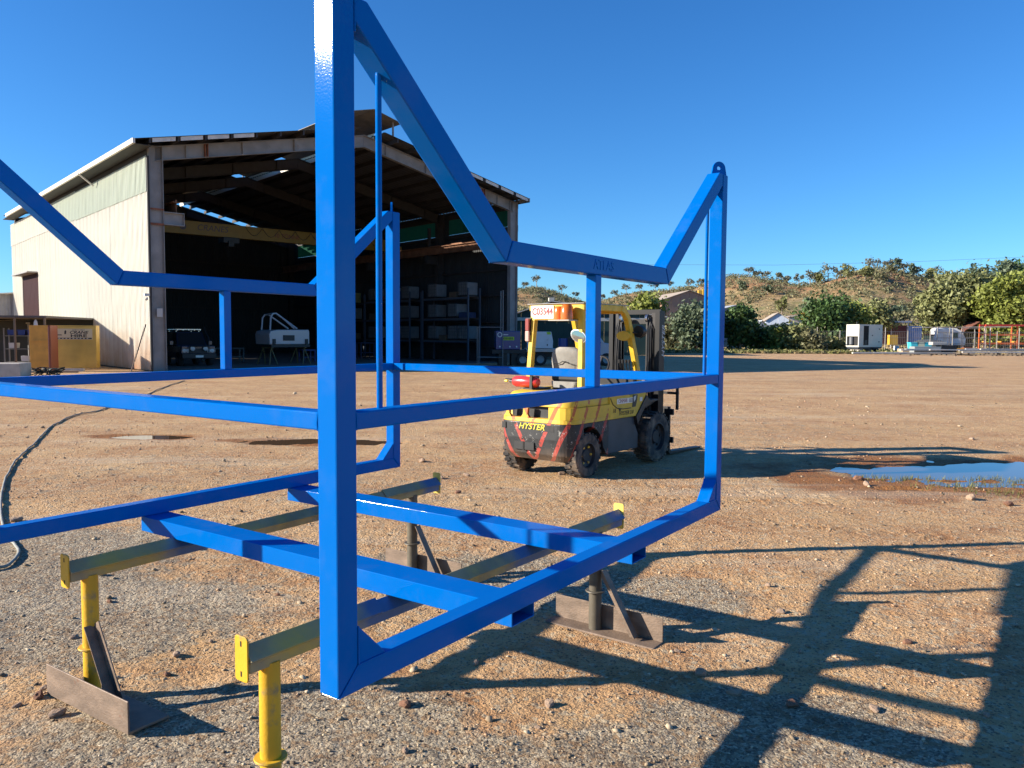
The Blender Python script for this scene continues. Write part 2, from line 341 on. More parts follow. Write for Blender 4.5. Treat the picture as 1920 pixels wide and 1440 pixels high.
# -------- loose gravel lying on the surface (uncountable)
def stones(name, x, y, s, m, sub=False, flat=.62, sink=.25):
    n = len(x)
    base = np.array([(1,0,0),(-1,0,0),(0,1,0),(0,-1,0),(0,0,1),(0,0,-1)], float); F = np.array([(0,2,4),(2,1,4),(1,3,4),(3,0,4),(2,0,5),(1,2,5),(3,1,5),(0,3,5)])
    if sub:
        bm = bmesh.new(); bmesh.ops.create_icosphere(bm, subdivisions=1, radius=1); base = np.array([q.co[:] for q in bm.verts]); F = np.array([[q.index for q in f.verts] for f in bm.faces]); bm.free()
    k = len(base); V = base[None]*(1+rng.uniform(-.35, .35, (n, k, 1))); V = V*s[:, None, None]*np.stack([rng.uniform(.7, 1.3, n), rng.uniform(.7, 1.2, n), rng.uniform(.4, .9, n)*flat/.62*.8], 1)[:, None, :]
    a = rng.uniform(0, 6.28, n); ti = rng.uniform(-.5, .5, n); c, si = np.cos(ti)[:, None], np.sin(ti)[:, None]
    V = np.stack([V[..., 0]*c-V[..., 2]*si, V[..., 1], V[..., 0]*si+V[..., 2]*c], -1); c, si = np.cos(a)[:, None], np.sin(a)[:, None]
    V = np.stack([V[..., 0]*c-V[..., 1]*si, V[..., 0]*si+V[..., 1]*c, V[..., 2]], -1)
    V[..., 0] += x[:, None]; V[..., 1] += y[:, None]; V[..., 2] += (gz(x, y)+s*sink)[:, None]
    FF = (F[None]+(np.arange(n)*k)[:, None, None]).reshape(-1, 3)
    return np_obj(name, V.reshape(-1, 3), FF, m)
def stone_mat(name, c1, c2, c3):
    m = bpy.data.materials.new(name); m.use_nodes = True; t = m.node_tree; p = t.nodes['Principled BSDF']; L = t.links.new
    g = _n(t, 'ShaderNodeNewGeometry'); cr = _n(t, 'ShaderNodeValToRGB'); cr.color_ramp.interpolation = 'LINEAR'
    cr.color_ramp.elements[0].color = (*c1, 1); cr.color_ramp.elements[1].color = (*c3, 1); e = cr.color_ramp.elements.new(.55); e.color = (*c2, 1)
    L(g.outputs['Random Per Island'], cr.inputs[0])
    nz = _n(t, 'ShaderNodeTexNoise'); nz.inputs['Scale'].default_value = 60; L(g.outputs['Position'], nz.inputs[0]); mr = _n(t, 'ShaderNodeMapRange'); mr.inputs[3].default_value = .7; mr.inputs[4].default_value = 1.25; L(nz.outputs[0], mr.inputs[0])
    vm = _n(t, 'ShaderNodeVectorMath', operation='SCALE'); L(cr.outputs[0], vm.inputs[0]); L(mr.outputs[0], vm.inputs['Scale']); L(vm.outputs[0], p.inputs['Base Color']); p.inputs['Roughness'].default_value = .88
    return m
sm = stone_mat('gravel_chips', (.12, .085, .05), (.31, .23, .14), (.52, .42, .28)); som = stone_mat('soil_crumbs', (.28, .155, .08), (.44, .27, .15), (.58, .42, .28))
def sample(n, r0, r1, a0=-60, a1=60, pw=0.):
    u = rng.random(n); r = np.exp(np.log(r0)+u*(np.log(r1)-np.log(r0))); a = np.radians(rng.uniform(a0, a1, n))
    x = r*np.sin(a); y = r*np.cos(a); keep = blob(x, y, PUD, .28, 1.1) > 1.05
    return x[keep], y[keep], r[keep]
x, y, r = sample(62000, 1.7, 26); g = fbm(x*.9, y*.9, 4, 77); k = rng.random(len(x)) < .25+1.5*sstep(.35, .62, g); x, y, r = x[k], y[k], r[k]
s = .0042*np.exp(rng.normal(0, .42, len(x)))*(.75+.25*r/3)
gm = blob(x, y, [(*b, 0) for b in GREY], .5, .7, 33)+rng.normal(0, .35, len(x)) < 1.0
tag(stones('gravel', x[gm], y[gm], s[gm], sm), 'fine grey and brown stone chips strewn over the yard', kind='stuff')
tag(stones('soil_crumbs', x[~gm], y[~gm], s[~gm]*1.05, som), 'small orange clods of dry earth lying over the yard', kind='stuff')
x, y, r = sample(2300, 1.9, 30); s = .0095*np.exp(rng.normal(0, .38, len(x)))*(.8+.2*r/4)
tag(stones('pebbles', x, y, s, sm, sub=True), 'thumb sized stones scattered over the dirt', kind='stuff')
# individual bigger stones
rockm = mat('pale_rock', (.36, .25, .17), rough=.9, var=.3, vscale=30, bump=.6, bscale=60); rock2 = mat('rust_rock', (.24, .12, .07), rough=.9, var=.3, vscale=25, bump=.6, bscale=50)
protos = []
for q in range(6):
    bm = bmesh.new(); bmesh.ops.create_icosphere(bm, subdivisions=2, radius=1)
    for vv in bm.verts:
        n = Vector(vv.co); vv.co = n*(1+.28*math.sin(3*n.x+q*2)*math.cos(2.3*n.y+q)+random.uniform(-.10, .10)); vv.co.z *= .62; vv.co.x *= 1.15
    me = bpy.data.meshes.new('loose_stone'); bm.to_mesh(me); bm.free(); me.materials.append(rockm if q % 3 else rock2); protos.append(me)
spots = [(72, 1290, .030), (105, 1322, .034), (82, 1272, .020), (330, 1214, .026), (313, 1247, .018), (1313, 1252, .034), (1378, 1288, .030), (1702, 1203, .026), (520, 1106, .018), (205, 1118, .020),
         (1610, 898, .06), (1625, 910, .05), (1735, 892, .05), (1752, 900, .04), (1820, 935, .06), (1890, 945, .05), (140, 1180, .024), (32, 1302, .020), (1270, 1210, .018), (1640, 1325, .024), (1215, 1435, .022), (760, 1392, .018), (880, 1418, .016), (1010, 1350, .015), (1440, 1098, .022), (30, 978, .045), (395, 1190, .016), (620, 960, .02), (1500, 1215, .016), (1850, 1345, .018), (970, 1002, .018)]
for q in range(16): spots.append((random.uniform(20, 1900), random.choice([random.uniform(880, 1420), random.uniform(780, 1000)]), None))
ORD = ['first', 'second', 'third', 'fourth', 'fifth', 'sixth', 'seventh', 'eighth', 'ninth', 'tenth', 'eleventh', 'twelfth', 'thirteenth', 'fourteenth', 'fifteenth', 'sixteenth', 'seventeenth', 'eighteenth', 'nineteenth', 'twentieth', 'twenty-first', 'twenty-second', 'twenty-third', 'twenty-fourth', 'twenty-fifth', 'twenty-sixth', 'twenty-seventh', 'twenty-eighth']
ROCK_LAB = {(72, 1290): 'brown stone against the left end of the left trestle foot plate', (105, 1322): 'largest brown stone just below the left trestle foot plate', (82, 1272): 'small stone touching the top left of the left trestle foot', (330, 1214): 'dark angular stone standing on grey gravel between the two near trestle legs', (313, 1247): 'small dark stone just below the angular one between the near trestle legs', (1313, 1252): 'pale tan stone on the sunlit gravel right of the far trestle foot', (1378, 1288): 'pale stone with a dark shadow between two frame shadow bands', (1702, 1203): 'reddish leaf-like stone right of the crossing frame shadows', (1625, 910): 'pale stone in the damp mud left of the puddle, the nearer of two', (1610, 898): 'pale stone in the damp mud left of the puddle, the farther of two', (30, 978): 'brown stone beside the hose at the left edge'}
for (px_, py_, s_) in spots:
    p = gnd(px_, py_); s_ = s_ or random.uniform(.014, .024)*(1+.12*p.y)
    if float(blob(np.array([p.x]), np.array([p.y]), PUD, .28, 1.1)[0]) < 1.1: continue
    o = bpy.data.objects.new('loose_stone', random.choice(protos)); COL.objects.link(o); o.scale = (s_, s_*random.uniform(.7, 1), s_); o.rotation_euler = (random.uniform(-.3, .3), random.uniform(-.3, .3), random.uniform(0, 6))
    o.location = (p.x, p.y, float(gz(p.x, p.y))+s_*.38); tag(o, ROCK_LAB.get((px_, py_), 'small loose brown stone lying on the open dirt of the yard'), 'stone', 'loose stones on the yard')

# ================================================================ BLUE FRAME
YAW = 0.60743; FO = (-0.49135, 2.20596, 0.0); FL, FW, T = 3.08084, 2.69415, .07877
ZB, ZM0, ZM1, ZT = .75116, 1.52331, 1.57603, 2.7447
N1, NZ0, NZ1, HD = .82379, 2.06345, 2.14403, .038
GS = .118
def paint(name, col, bumpy=.20):
    m = bpy.data.materials.new(name); m.use_nodes = True; t = m.node_tree; p = t.nodes['Principled BSDF']; L = t.links.new
    p.inputs['Base Color'].default_value = (*col, 1); p.inputs['Roughness'].default_value = .34; p.inputs['Specular IOR Level'].default_value = .0; p.inputs['Coat Weight'].default_value = .24; p.inputs['Coat Roughness'].default_value = .075
    tc = _n(t, 'ShaderNodeTexCoord'); n1 = _n(t, 'ShaderNodeTexNoise'); n1.inputs['Scale'].default_value = 150; n1.inputs['Detail'].default_value = 3; n2 = _n(t, 'ShaderNodeTexNoise'); n2.inputs['Scale'].default_value = 2.2; n2.inputs['Detail'].default_value = 4
    for n in (n1, n2): L(tc.outputs['Object'], n.inputs[0])
    b1 = _n(t, 'ShaderNodeBump'); b1.inputs['Strength'].default_value = bumpy; b1.inputs['Distance'].default_value = .001; L(n1.outputs[0], b1.inputs['Height']); L(b1.outputs[0], p.inputs['Normal']); L(b1.outputs[0], p.inputs['Coat Normal'])
    # thin dust settled unevenly on the enamel
    nd = _n(t, 'ShaderNodeTexNoise'); nd.inputs['Scale'].default_value = 5; nd.inputs['Detail'].default_value = 9; nd.inputs['Roughness'].default_value = .75; L(tc.outputs['Object'], nd.inputs[0])
    rd = _n(t, 'ShaderNodeMapRange'); rd.inputs[1].default_value = .5; rd.inputs[2].default_value = .8; rd.inputs[4].default_value = .07; L(nd.outputs[0], rd.inputs[0])
    md = _n(t, 'ShaderNodeMix', data_type='RGBA'); L(rd.outputs[0], md.inputs[0]); md.inputs[6].default_value = (*col, 1); md.inputs[7].default_value = (.35, .25, .17, 1); L(md.outputs[2], p.inputs['Base Color'])
    n3 = _n(t, 'ShaderNodeTexNoise'); n3.inputs['Scale'].default_value = 7; n3.inputs['Detail'].default_value = 5; L(tc.outputs['Object'], n3.inputs[0])
    mr = _n(t, 'ShaderNodeMapRange'); mr.inputs[1].default_value = .35; mr.inputs[2].default_value = .7; mr.inputs[3].default_value = .26; mr.inputs[4].default_value = .46; L(n3.outputs[0], mr.inputs[0]); L(mr.outputs[0], p.inputs['Roughness'])
    return m
BLUE = paint('fresh_blue_enamel', (.0003, .118, .44))
fr = thing('steel_cradle', 'bright blue welded steel cradle frame standing on low trestles in the foreground', 'cradle', FO, math.pi/2-YAW)
def fpoly(name, poly, v0, v1, bev=.005, mt=None, parent=None):
    return MB().prism(poly, v0, v1, 'y').build(name, mt or BLUE, parent or fr, bevel=bev, segs=2)
def ftube_v(name, u0, u1, z0, z1, v0, v1, bev=.005):
    return MB().box(u0, u1, v0, v1, z0, z1).build(name, BLUE, fr, bevel=bev, segs=2)
ZR = ZB+T; e = .0012
def mirror(p): return [(FL-a, b) for a, b in p]
for v0 in (0., FW-T):
    v1 = v0+T
    post = [(0, ZB+e), (T-e*.4, ZR+e), (T, ZT-.10), (T, ZT), (0, ZT)]
    fpoly('corner_post', post, v0, v1); fpoly('corner_post', mirror(post), v0, v1)
    fpoly('bottom_rail', [(e*2, ZB), (T+e, ZR), (FL-T-e, ZR), (FL-e*2, ZB)], v0, v1)
    slope = .82; ut = N1+HD-(ZT-NZ1)/((ZT-NZ1)/(N1+HD-.13))
    diag = [(N1-e, NZ0), (N1+HD-e, NZ1), (.13, ZT-.001), (T+.001, ZT-.001), (T+.001, NZ0+(N1-T)*.822)]
    fpoly('sloping_rail', diag, v0, v1); fpoly('sloping_rail', mirror(diag), v0, v1)
    fpoly('top_rail', [(N1+e, NZ0), (FL-N1-e, NZ0), (FL-N1-HD-e, NZ1), (N1+HD+e, NZ1)], v0, v1)
    w0 = v0 if v0 == 0 else v0
    ftube_v('mid_rail', T+.0005, FL-T-.0005, ZM0, ZM1, (.0015 if v0 == 0 else FW-.065), (.065 if v0 == 0 else FW-.0015) if v0 == 0 else FW-.0015) if v0 == 0 else ftube_v('mid_rail', T+.0005, FL-T-.0005, ZM0, ZM1, v0+.0015, v0+.065)
    sv0 = .0025 if v0 == 0 else v0+.0025
    ftube_v('stub_post', 1.5204-.0255, 1.5204+.0255, ZM1+.0005, NZ0-.0005, sv0, sv0+.050, .004)
    for gpoly in ([(T+.001, ZR), (T+GS, ZR), (T+.001, ZR+GS)],):
        for gp in (gpoly, mirror(gpoly)): fpoly('corner_gusset', gp, v0+.0015, v1-.0015, .003)
    for u in (.2123, FL-.2123):
        vc = v0+T*.5 if v0 == 0 else v0+T*.5
        ztop = NZ0+(N1-.2123)*.822
        MB().cyl((u, vc, ZM1-.002), (u, vc, ztop+.012), .0092, 20).build('round_bar', BLUE, fr, smooth=True)
    # weld beads round the joints
    wb = MB()
    for (ua, ub) in ((T, FL-T),):
        for uu in (ua+.001, ub-.001):
            wb.tube([(uu, v0+.003, ZM0), (uu, v0-.000, ZM0+.02), (uu, v0+.001, ZM1-.002), (uu, v0+.062, ZM1+.001)], .0032, 6)
    wb.build('weld_bead', BLUE, fr, smooth=True)
for v_ in (-.0008, FW+.0008, FW-T-.0008, T+.0008):
    for mir in (0, 1):
        def B_(pts):
            q_ = [((FL-a if mir else a), v_, b) for a, b in pts]; b_ = MB(); n_ = 14; seg = []
            for k in range(n_+1):
                t_ = k/n_; a = Vector(q_[0]).lerp(Vector(q_[-1]), t_); seg.append(a)
            b_.tube(seg, [.0024+.0009*math.sin(k*2.7) for k in range(n_+1)], 6); b_.build('weld_bead', BLUE, fr, smooth=True)
        B_([(.004, ZB+.003), (T, ZR)]); B_([(N1, NZ0), (N1+HD, NZ1)]); B_([(T+.001, ZT-.10), (T+.001, ZT-.004)]); B_([(T+.001, ZR+.002), (T+.001, ZR+GS-.002)]); B_([(T+.002, ZR), (T+GS-.002, ZR)])
for (u0) in (.0015, FL-T+.0012): ftube_v('cross_rail', u0, u0+.0755, ZM0+.0008, ZM1+.0008, T+.0005, FW-T-.0005)
for (a, b, uu) in ((T, ZM0, .0),):
    wb = MB(); wb.tube([(.002, T, ZM0), (.000, T+.001, ZM0+.02), (.002, T, ZM1), (.05, T, ZM1+.002)], .0032, 6); wb.build('weld_bead', BLUE, fr, smooth=True)
for pu in (.9447, 1.9913):
    pw, z0, z1 = .159, ZB-.0864, ZB-.0006; y0, y1 = .052, FW-.045; th = .006
    b = MB(); outer = [(pu, z0), (pu+pw, z0), (pu+pw, z1), (pu, z1)]; inner = [(pu+th, z0+th), (pu+pw-th, z0+th), (pu+pw-th, z1-th), (pu+th, z1-th)]
    vs = [(a, y0, c) for a, c in outer]+[(a, y0, c) for a, c in inner]+[(a, y1, c) for a, c in outer]+[(a, y1, c) for a, c in inner]
    fs = []
    for k in range(4):
        k2 = (k+1) % 4; fs += [(k, k2, 8+k2, 8+k), (4+k, 12+k, 12+k2, 4+k2), (k, 4+k, 4+k2, k2), (8+k, 8+k2, 12+k2, 12+k)]
    b.add(vs, fs); b.build('fork_pocket', BLUE, fr, bevel=.003, segs=2)
for (u, v_, sx, sy) in ((T/2, T/2, 1, 1), (FL-T/2, T/2, -1, 1), (FL-T/2, FW-T/2, -1, -1), (T/2, FW-T/2, 1, -1)):
    # lifting lug: plate with an eye, set diagonally towards the centre
    b = MB(); n = 18; th = .007; R0 = .040; ri = .014; zc = .038; outer = [(-.048, 0), (.048, 0)]+[(R0*math.cos(a), zc+R0*math.sin(a)) for a in np.linspace(.15, math.pi-.15, n-2)]
    inner = []
    for (a, c) in outer:
        an = math.atan2(c-zc, a); inner.append((ri*math.cos(an), zc+ri*math.sin(an)))
    m_ = len(outer); vs = [(a, -th, c) for a, c in outer]+[(a, -th, c) for a, c in inner]+[(a, th, c) for a, c in outer]+[(a, th, c) for a, c in inner]; fs = []
    for k in range(m_):
        k2 = (k+1) % m_; fs += [(k, k2, m_+k2, m_+k), (2*m_+k, 3*m_+k, 3*m_+k2, 2*m_+k2), (k, 2*m_+k, 2*m_+k2, k2), (m_+k, m_+k2, 3*m_+k2, 3*m_+k)]
    b.add(vs, fs); b.build('lifting_lug', BLUE, fr, loc=(u+sx*.012, v_, ZT-.0005), rot=(0, 0, math.atan2(sy*FW, sx*FL)))
text('ATLAS', 'raised_lettering', BLUE, fr, (FL/2+.02, -.0005, (NZ0+NZ1)/2), (math.pi/2, 0, 0), .062, .0016, sx=1.05)
plate = MB().box(-.10, .10, -.002, 0, -.038, .038)

# ================================================================ TRESTLES
TY = mat('yellow_trestle_paint', (.62, .36, .02), rough=.45, var=.12, vscale=6, dirt=.45, dirtcol=(.22, .19, .12), dscale=9, bump=.15, bscale=60)
TG = mat('oversprayed_steel', (.27, .23, .13), rough=.5, var=.4, vscale=4, dirt=.9, dirtcol=(.50, .36, .08), dscale=2.6, bump=.2, bscale=50)
TS = mat('weathered_steel', (.20, .145, .105), rough=.62, metal=.25, var=.3, vscale=8, rust=.35, rscale=6, bump=.25, bscale=60, stretch=(1, 1, 2))
OV = mat('blue_overspray', (.035, .10, .22), rough=.5, var=.5, vscale=5)
# blue overspray left on the beams where the fork pockets were painted
_t = TG.node_tree; _p = [n for n in _t.nodes if n.type == 'BSDF_PRINCIPLED'][0]; _src = _p.inputs['Base Color'].links[0].from_socket
_tc = _n(_t, 'ShaderNodeTexCoord'); _s = _n(_t, 'ShaderNodeSeparateXYZ'); _t.links.new(_tc.outputs['Object'], _s.inputs[0])
_f = _n(_t, 'ShaderNodeMath', operation='PINGPONG'); _a = _n(_t, 'ShaderNodeMath', operation='SUBTRACT'); _t.links.new(_s.outputs[0], _a.inputs[0]); _a.inputs[1].default_value = .75; _t.links.new(_a.outputs[0], _f.inputs[0]); _f.inputs[1].default_value = .525
_nz = _n(_t, 'ShaderNodeTexNoise'); _nz.inputs['Scale'].default_value = 9; _nz.inputs['Detail'].default_value = 5; _t.links.new(_tc.outputs['Object'], _nz.inputs[0])
_m1 = _n(_t, 'ShaderNodeMath', operation='MULTIPLY_ADD'); _t.links.new(_nz.outputs[0], _m1.inputs[0]); _m1.inputs[1].default_value = -.25; _t.links.new(_f.outputs[0], _m1.inputs[2])
_r = _n(_t, 'ShaderNodeMapRange'); _r.inputs[1].default_value = -.02; _r.inputs[2].default_value = .13; _r.inputs[3].default_value = .85; _r.inputs[4].default_value = 0; _t.links.new(_m1.outputs[0], _r.inputs[0])
_mx = _n(_t, 'ShaderNodeMix', data_type='RGBA'); _t.links.new(_r.outputs[0], _mx.inputs[0]); _t.links.new(_src, _mx.inputs[6]); _mx.inputs[7].default_value = (.02, .10, .27, 1); _t.links.new(_mx.outputs[2], _p.inputs['Base Color'])
def trestle(loc, ang, Ln, label, painted, short=False):
    t = thing('trestle', label, 'trestle', loc, ang, 'steel trestles under the blue frame')
    def angle(x0, x1, leg, z, name, mt):
        th = .006; k = leg*.7071; q = th*1.414
        MB().prism([(-k, z-k), (0, z), (k, z-k), (k-q*.5, z-k-q*.5), (0, z-q), (-k+q*.5, z-k-q*.5)], x0, x1, 'x').build(name, mt, t, bevel=.0015, segs=1)
    angle(.004, Ln-.004, .066, .6640, 'beam', TG)
    angle(.002, .66, .072, .6755, 'beam_cap', TG); angle(Ln-.62, Ln-.002, .072, .6755, 'beam_cap', TG)
    MB().box(.004, Ln-.004, -.032, .032, .572, .625).build('beam_channel', TG, t, bevel=.006)
    for (xe, s) in ((0, -1), (Ln, 1)):
        # end plate, rounded corners and two slots
        hw, z0, z1 = .037, .545, .712; b = MB(); rr = .012; pts = []
        for (cx, cz, a0) in ((hw-rr, z0+rr, -90), (hw-rr, z1-rr, 0), (-hw+rr, z1-rr, 90), (-hw+rr, z0+rr, 180)):
            for a in (0, 45, 90): pts.append((cx+rr*math.cos(R(a0+a)), cz+rr*math.sin(R(a0+a))))
        pl = b.prism(pts, xe, xe+s*.007, 'x').build('end_plate', painted[0] if s < 0 else painted[1], t, bevel=.0012, segs=1)
        sl = MB()
        for zc in (z0+.028, z1-.028): sl.prism([(-.004, zc-.010), (.004, zc-.010), (.004, zc+.010), (-.004, zc+.010)], xe+s*.0072, xe+s*.0078, 'x')
        sl.build('slot', mat('slot_shadow', (.01, .01, .01), rough=.9), pl)
        xp = .115 if s < 0 else Ln-.29; zf = -.042
        pm = painted[2] if s < 0 else mat('dark_leg_steel', (.10, .085, .06), rough=.55, var=.3, vscale=6, dirt=.4, dirtcol=(.2, .17, .09))
        MB().cyl((xp, 0, zf+.010), (xp, 0, .585), .0395, 24).build('leg', pm, t, smooth=True)
        MB().lathe([(.0400, .206), (.060, .206), (.062, .210), (.060, .215), (.0400, .215)], 28, 'z', (xp, 0, 0)).build('collar', pm, t, smooth=True)
        MB().cyl((xp+.03, .05, .21), (xp+.055, .075, .25), .006, 8).build('locking_pin', TS, t)
        # foot: an angle, upright flange outwards
        y0, y1 = (-.535, .21) if s < 0 else (-.44, .32)
        xf = xp+s*(.115 if s < 0 else .045); fl_ = .19 if s < 0 else .115
        MB().prism([(xf+s*.008, zf-.002), (xf+s*.008, zf+.155), (xf, zf+.155), (xf, zf+.012), (xf-s*fl_, zf+.012), (xf-s*(fl_+.01), zf+.010), (xf-s*(fl_+.01), zf-.002)], y0, y1, 'y').build('foot_angle', TS, t, bevel=.002, segs=1)
        # slanting brace: small angle from the leg down to the foot
        a = Vector((xp+.0, -.052, .345 if not (short and s < 0) else .17)); c = Vector((xp-s*.0, -.275, zf+.014)); d = (c-a)
        b = MB(); b.M = Matrix.Translation(a) @ d.to_track_quat('Z', 'X').to_matrix().to_4x4()
        ll = d.length; b.box(-.028, .028, -.003, .003, 0, ll); b.box(-.028 if s < 0 else .022, -.022 if s < 0 else .028, .003, .052, 0, ll)
        b.build('brace', TS, t, bevel=.001, segs=1)
    return t
ty2 = mat('pale_yellow_plate', (.66, .50, .10), rough=.45, var=.25, vscale=14, dirt=.3, dirtcol=(.6, .6, .5), dscale=12)
trestle((-2.19, 3.83, 0), math.atan2(.829, .558), 2.86, 'yellow steel trestle on the left, the farther one from the camera', (TY, ty2, TY))
trestle((-.967, 2.793, 0), math.atan2(2.302, 1.667), 2.84, 'yellow steel trestle nearest the camera, its front leg beside the tall blue post', (TY, ty2, TY), True)

# -------- hose on the left
hp = [gnd(*q) for q in [(-60, 1085), (-20, 1072), (15, 1062), (35, 1040), (28, 1022), (10, 1000), (2, 965), (3, 930), (12, 895), (32, 862), (58, 838), (78, 818), (100, 798), (135, 781), (195, 768), (262, 745), (320, 722), (346, 714)]]
def cr(pts, n=8):
    o = []; P = [pts[0]]+pts+[pts[-1]]
    for i in range(1, len(P)-2):
        for k in range(n):
            t = k/n; a, b, c, d = P[i-1], P[i], P[i+1], P[i+2]
            o.append(.5*((2*b)+(c-a)*t+(2*a-5*b+4*c-d)*t*t+(3*b-a-3*c+d)*t**3))
    return o+[pts[-1]]
hp = [Vector((p.x, p.y, float(gz(p.x, p.y))+.016)) for p in cr(hp)]
hose = MB().tube(hp, .0125, 10).build('air_hose', mat('pale_hose', (.24, .24, .20), rough=.6, var=.2, vscale=9, dirt=.4, dirtcol=(.3, .2, .13), dscale=3), smooth=True)
tag(hose, 'long pale grey hose curving over the dirt towards the big shed', 'hose')
# ================================================================ FORKLIFT
def fk_paint(name, base, stripes=True, scuff=.5, scol=(.55, .52, .46), rough=.45):
    m = bpy.data.materials.new(name); m.use_nodes = True; t = m.node_tree; p = t.nodes['Principled BSDF']; L = t.links.new
    tc = _n(t, 'ShaderNodeTexCoord'); V = tc.outputs['Object']; sx = _n(t, 'ShaderNodeSeparateXYZ'); L(V, sx.inputs[0])
    def M(op, a, b=0., c=None):
        x = _n(t, 'ShaderNodeMath', operation=op)
        for i, q in enumerate((a, b) if c is None else (a, b, c)):
            if isinstance(q, (int, float)): x.inputs[i].default_value = q
            else: L(q, x.inputs[i])
        return x.outputs[0]
    def mix(f, a, b):
        x = _n(t, 'ShaderNodeMix', data_type='RGBA'); L(f, x.inputs[0])
        for i, q in ((6, a), (7, b)):
            if isinstance(q, tuple): x.inputs[i].default_value = (*q, 1)
            else: L(q, x.inputs[i])
        return x.outputs[2]
    def noise(s, d=6, w=0, r=.65):
        n = _n(t, 'ShaderNodeTexNoise', noise_dimensions='4D'); n.inputs['W'].default_value = w; n.inputs['Scale'].default_value = s; n.inputs['Detail'].default_value = d; n.inputs['Roughness'].default_value = r; L(V, n.inputs[0]); return n.outputs[0]
    def ramp(x, a, b, c=0., d=1.):
        r = _n(t, 'ShaderNodeMapRange'); r.inputs[1].default_value = a; r.inputs[2].default_value = b; r.inputs[3].default_value = c; r.inputs[4].default_value = d; L(x, r.inputs[0]); return r.outputs[0]
    v = _n(t, 'ShaderNodeVectorMath', operation='SCALE'); v.inputs[0].default_value = base; L(ramp(noise(5), .3, .7, .8, 1.15), v.inputs['Scale']); c = v.outputs[0]
    if stripes:   # hand painted red chevrons
        s = M('ADD', M('ABSOLUTE', M('ADD', sx.outputs[1], -.02)), M('MAXIMUM', M('ADD', sx.outputs[0], .40), 0.)); s = M('MULTIPLY_ADD', sx.outputs[2], -.52, s)
        f = M('FRACT', M('MULTIPLY', M('ADD', s, 2.01), 1/.27)); k = M('MULTIPLY', M('LESS_THAN', f, .23), M('LESS_THAN', sx.outputs[0], .42))
        k = M('MULTIPLY', k, M('LESS_THAN', sx.outputs[2], 1.03)); k = M('MULTIPLY', k, M('GREATER_THAN', noise(14, 5, 3), .43)); kf = M('MULTIPLY', k, .8); c = mix(kf, c, (.42, .05, .035))
    if scuff:
        k = ramp(noise(13, 10, 9, .85), .70-.09*scuff, .73-.09*scuff); c = mix(k, c, scol)
    k = ramp(M('MULTIPLY_ADD', noise(3, 6, 5), .35, sx.outputs[2]), .55, .30); c = mix(M('MULTIPLY', k, .6), c, (.27, .17, .10))
    L(c, p.inputs['Base Color']); p.inputs['Roughness'].default_value = rough; L(ramp(noise(11), .3, .7, rough-.08, rough+.25), p.inputs['Roughness'])
    return m
FY = fk_paint('faded_yellow_paint', (.68, .44, .035), True, .28, (.25, .16, .05)); FYP = fk_paint('pillar_yellow_paint', (.72, .45, .03), False, .2, (.3, .2, .05)); FB = fk_paint('scuffed_black_paint', (.020, .022, .024), True, 1.35)
FD = mat('dark_machinery', (.011, .011, .012), rough=.5, var=.4, vscale=12, dirt=.22, dirtcol=(.12, .085, .055), dscale=7); FG = mat('grey_side_panel', (.045, .052, .062), rough=.5, var=.3, vscale=3, dirt=.4, dirtcol=(.16, .11, .07), dscale=3)
RUB = mat('dusty_rubber', (.035, .033, .032), rough=.85, var=.3, vscale=8, dirt=.75, dirtcol=(.22, .16, .11), dscale=5, bump=.3, bscale=30); RIM = mat('dark_rim', (.02, .02, .022), rough=.6, dirt=.4, dirtcol=(.12, .08, .05))
CHR = mat('bright_steel', (.6, .6, .6), rough=.25, metal=.9); STL = mat('greasy_steel', (.035, .033, .032), rough=.4, metal=.4, var=.3)
fk = thing('forklift', 'scuffed yellow and black forklift with red chevrons, seen from behind beyond the blue frame', 'forklift', (.55, 10.30, 0), math.pi/2-.677)
def plan(x0, x1, hw, r, n=7, taper=0.):
    """plan outline: rounded at the rear (x0), square at the front (x1)"""
    pts = [(x1, -hw)]
    for k in range(n+1):
        a = -math.pi/2-(math.pi/2)*k/n; pts.append((x0+r+r*math.cos(a), -hw+r+r*math.sin(a)))
    for k in range(n+1):
        a = math.pi-(math.pi/2)*k/n; pts.append((x0+r+r*math.cos(a), hw-r+r*math.sin(a)))
    pts.append((x1, hw)); return pts
def ploft(rows, name, m, par=fk, bevel=.01, smooth=False):
    b = MB(); b.loft([[(x, y, z) for x, y in plan(*a)] for z, a in rows]); return b.build(name, m, par, bevel=bevel, segs=2, smooth=smooth)
# counterweight
cw = ploft([(.22, (-.44, -.22, .50, .16)), (.30, (-.50, -.20, .55, .18)), (.50, (-.53, -.20, .57, .20)), (.70, (-.535, -.20, .575, .20))], 'counterweight', FB)
MB().box(-.20, .36, -.34, .34, .24, .60).build('axle_housing', FD, fk, bevel=.01)
b = MB()
for s in (-1, 1):    # arch band over each rear wheel
    arch = [(-.205, .702)]+[(-.05+.36*math.cos(a), .30+.355*math.sin(a)) for a in np.linspace(R(118), R(8), 10)]+[(.40, .25), (.43, .25), (.43, .702)]
    b.prism(arch, s*.34, s*.572, 'y')
b.build('wheel_arch', FB, fk, bevel=.004, segs=1)
b = MB(); b.box(-.537, -.52, -.02, .30, .345, .445); sock = b.build('tow_socket', FD, fk); MB().box(-.545, -.538, .135, .155, .335, .45).build('tow_pin', STL, sock)
MB().box(-.5365, -.525, -.33, -.17, .60, .68).build('lamp_recess', FD, fk); MB().box(-.5365, -.525, .44, .50, .60, .68).build('lamp_recess', FD, fk)
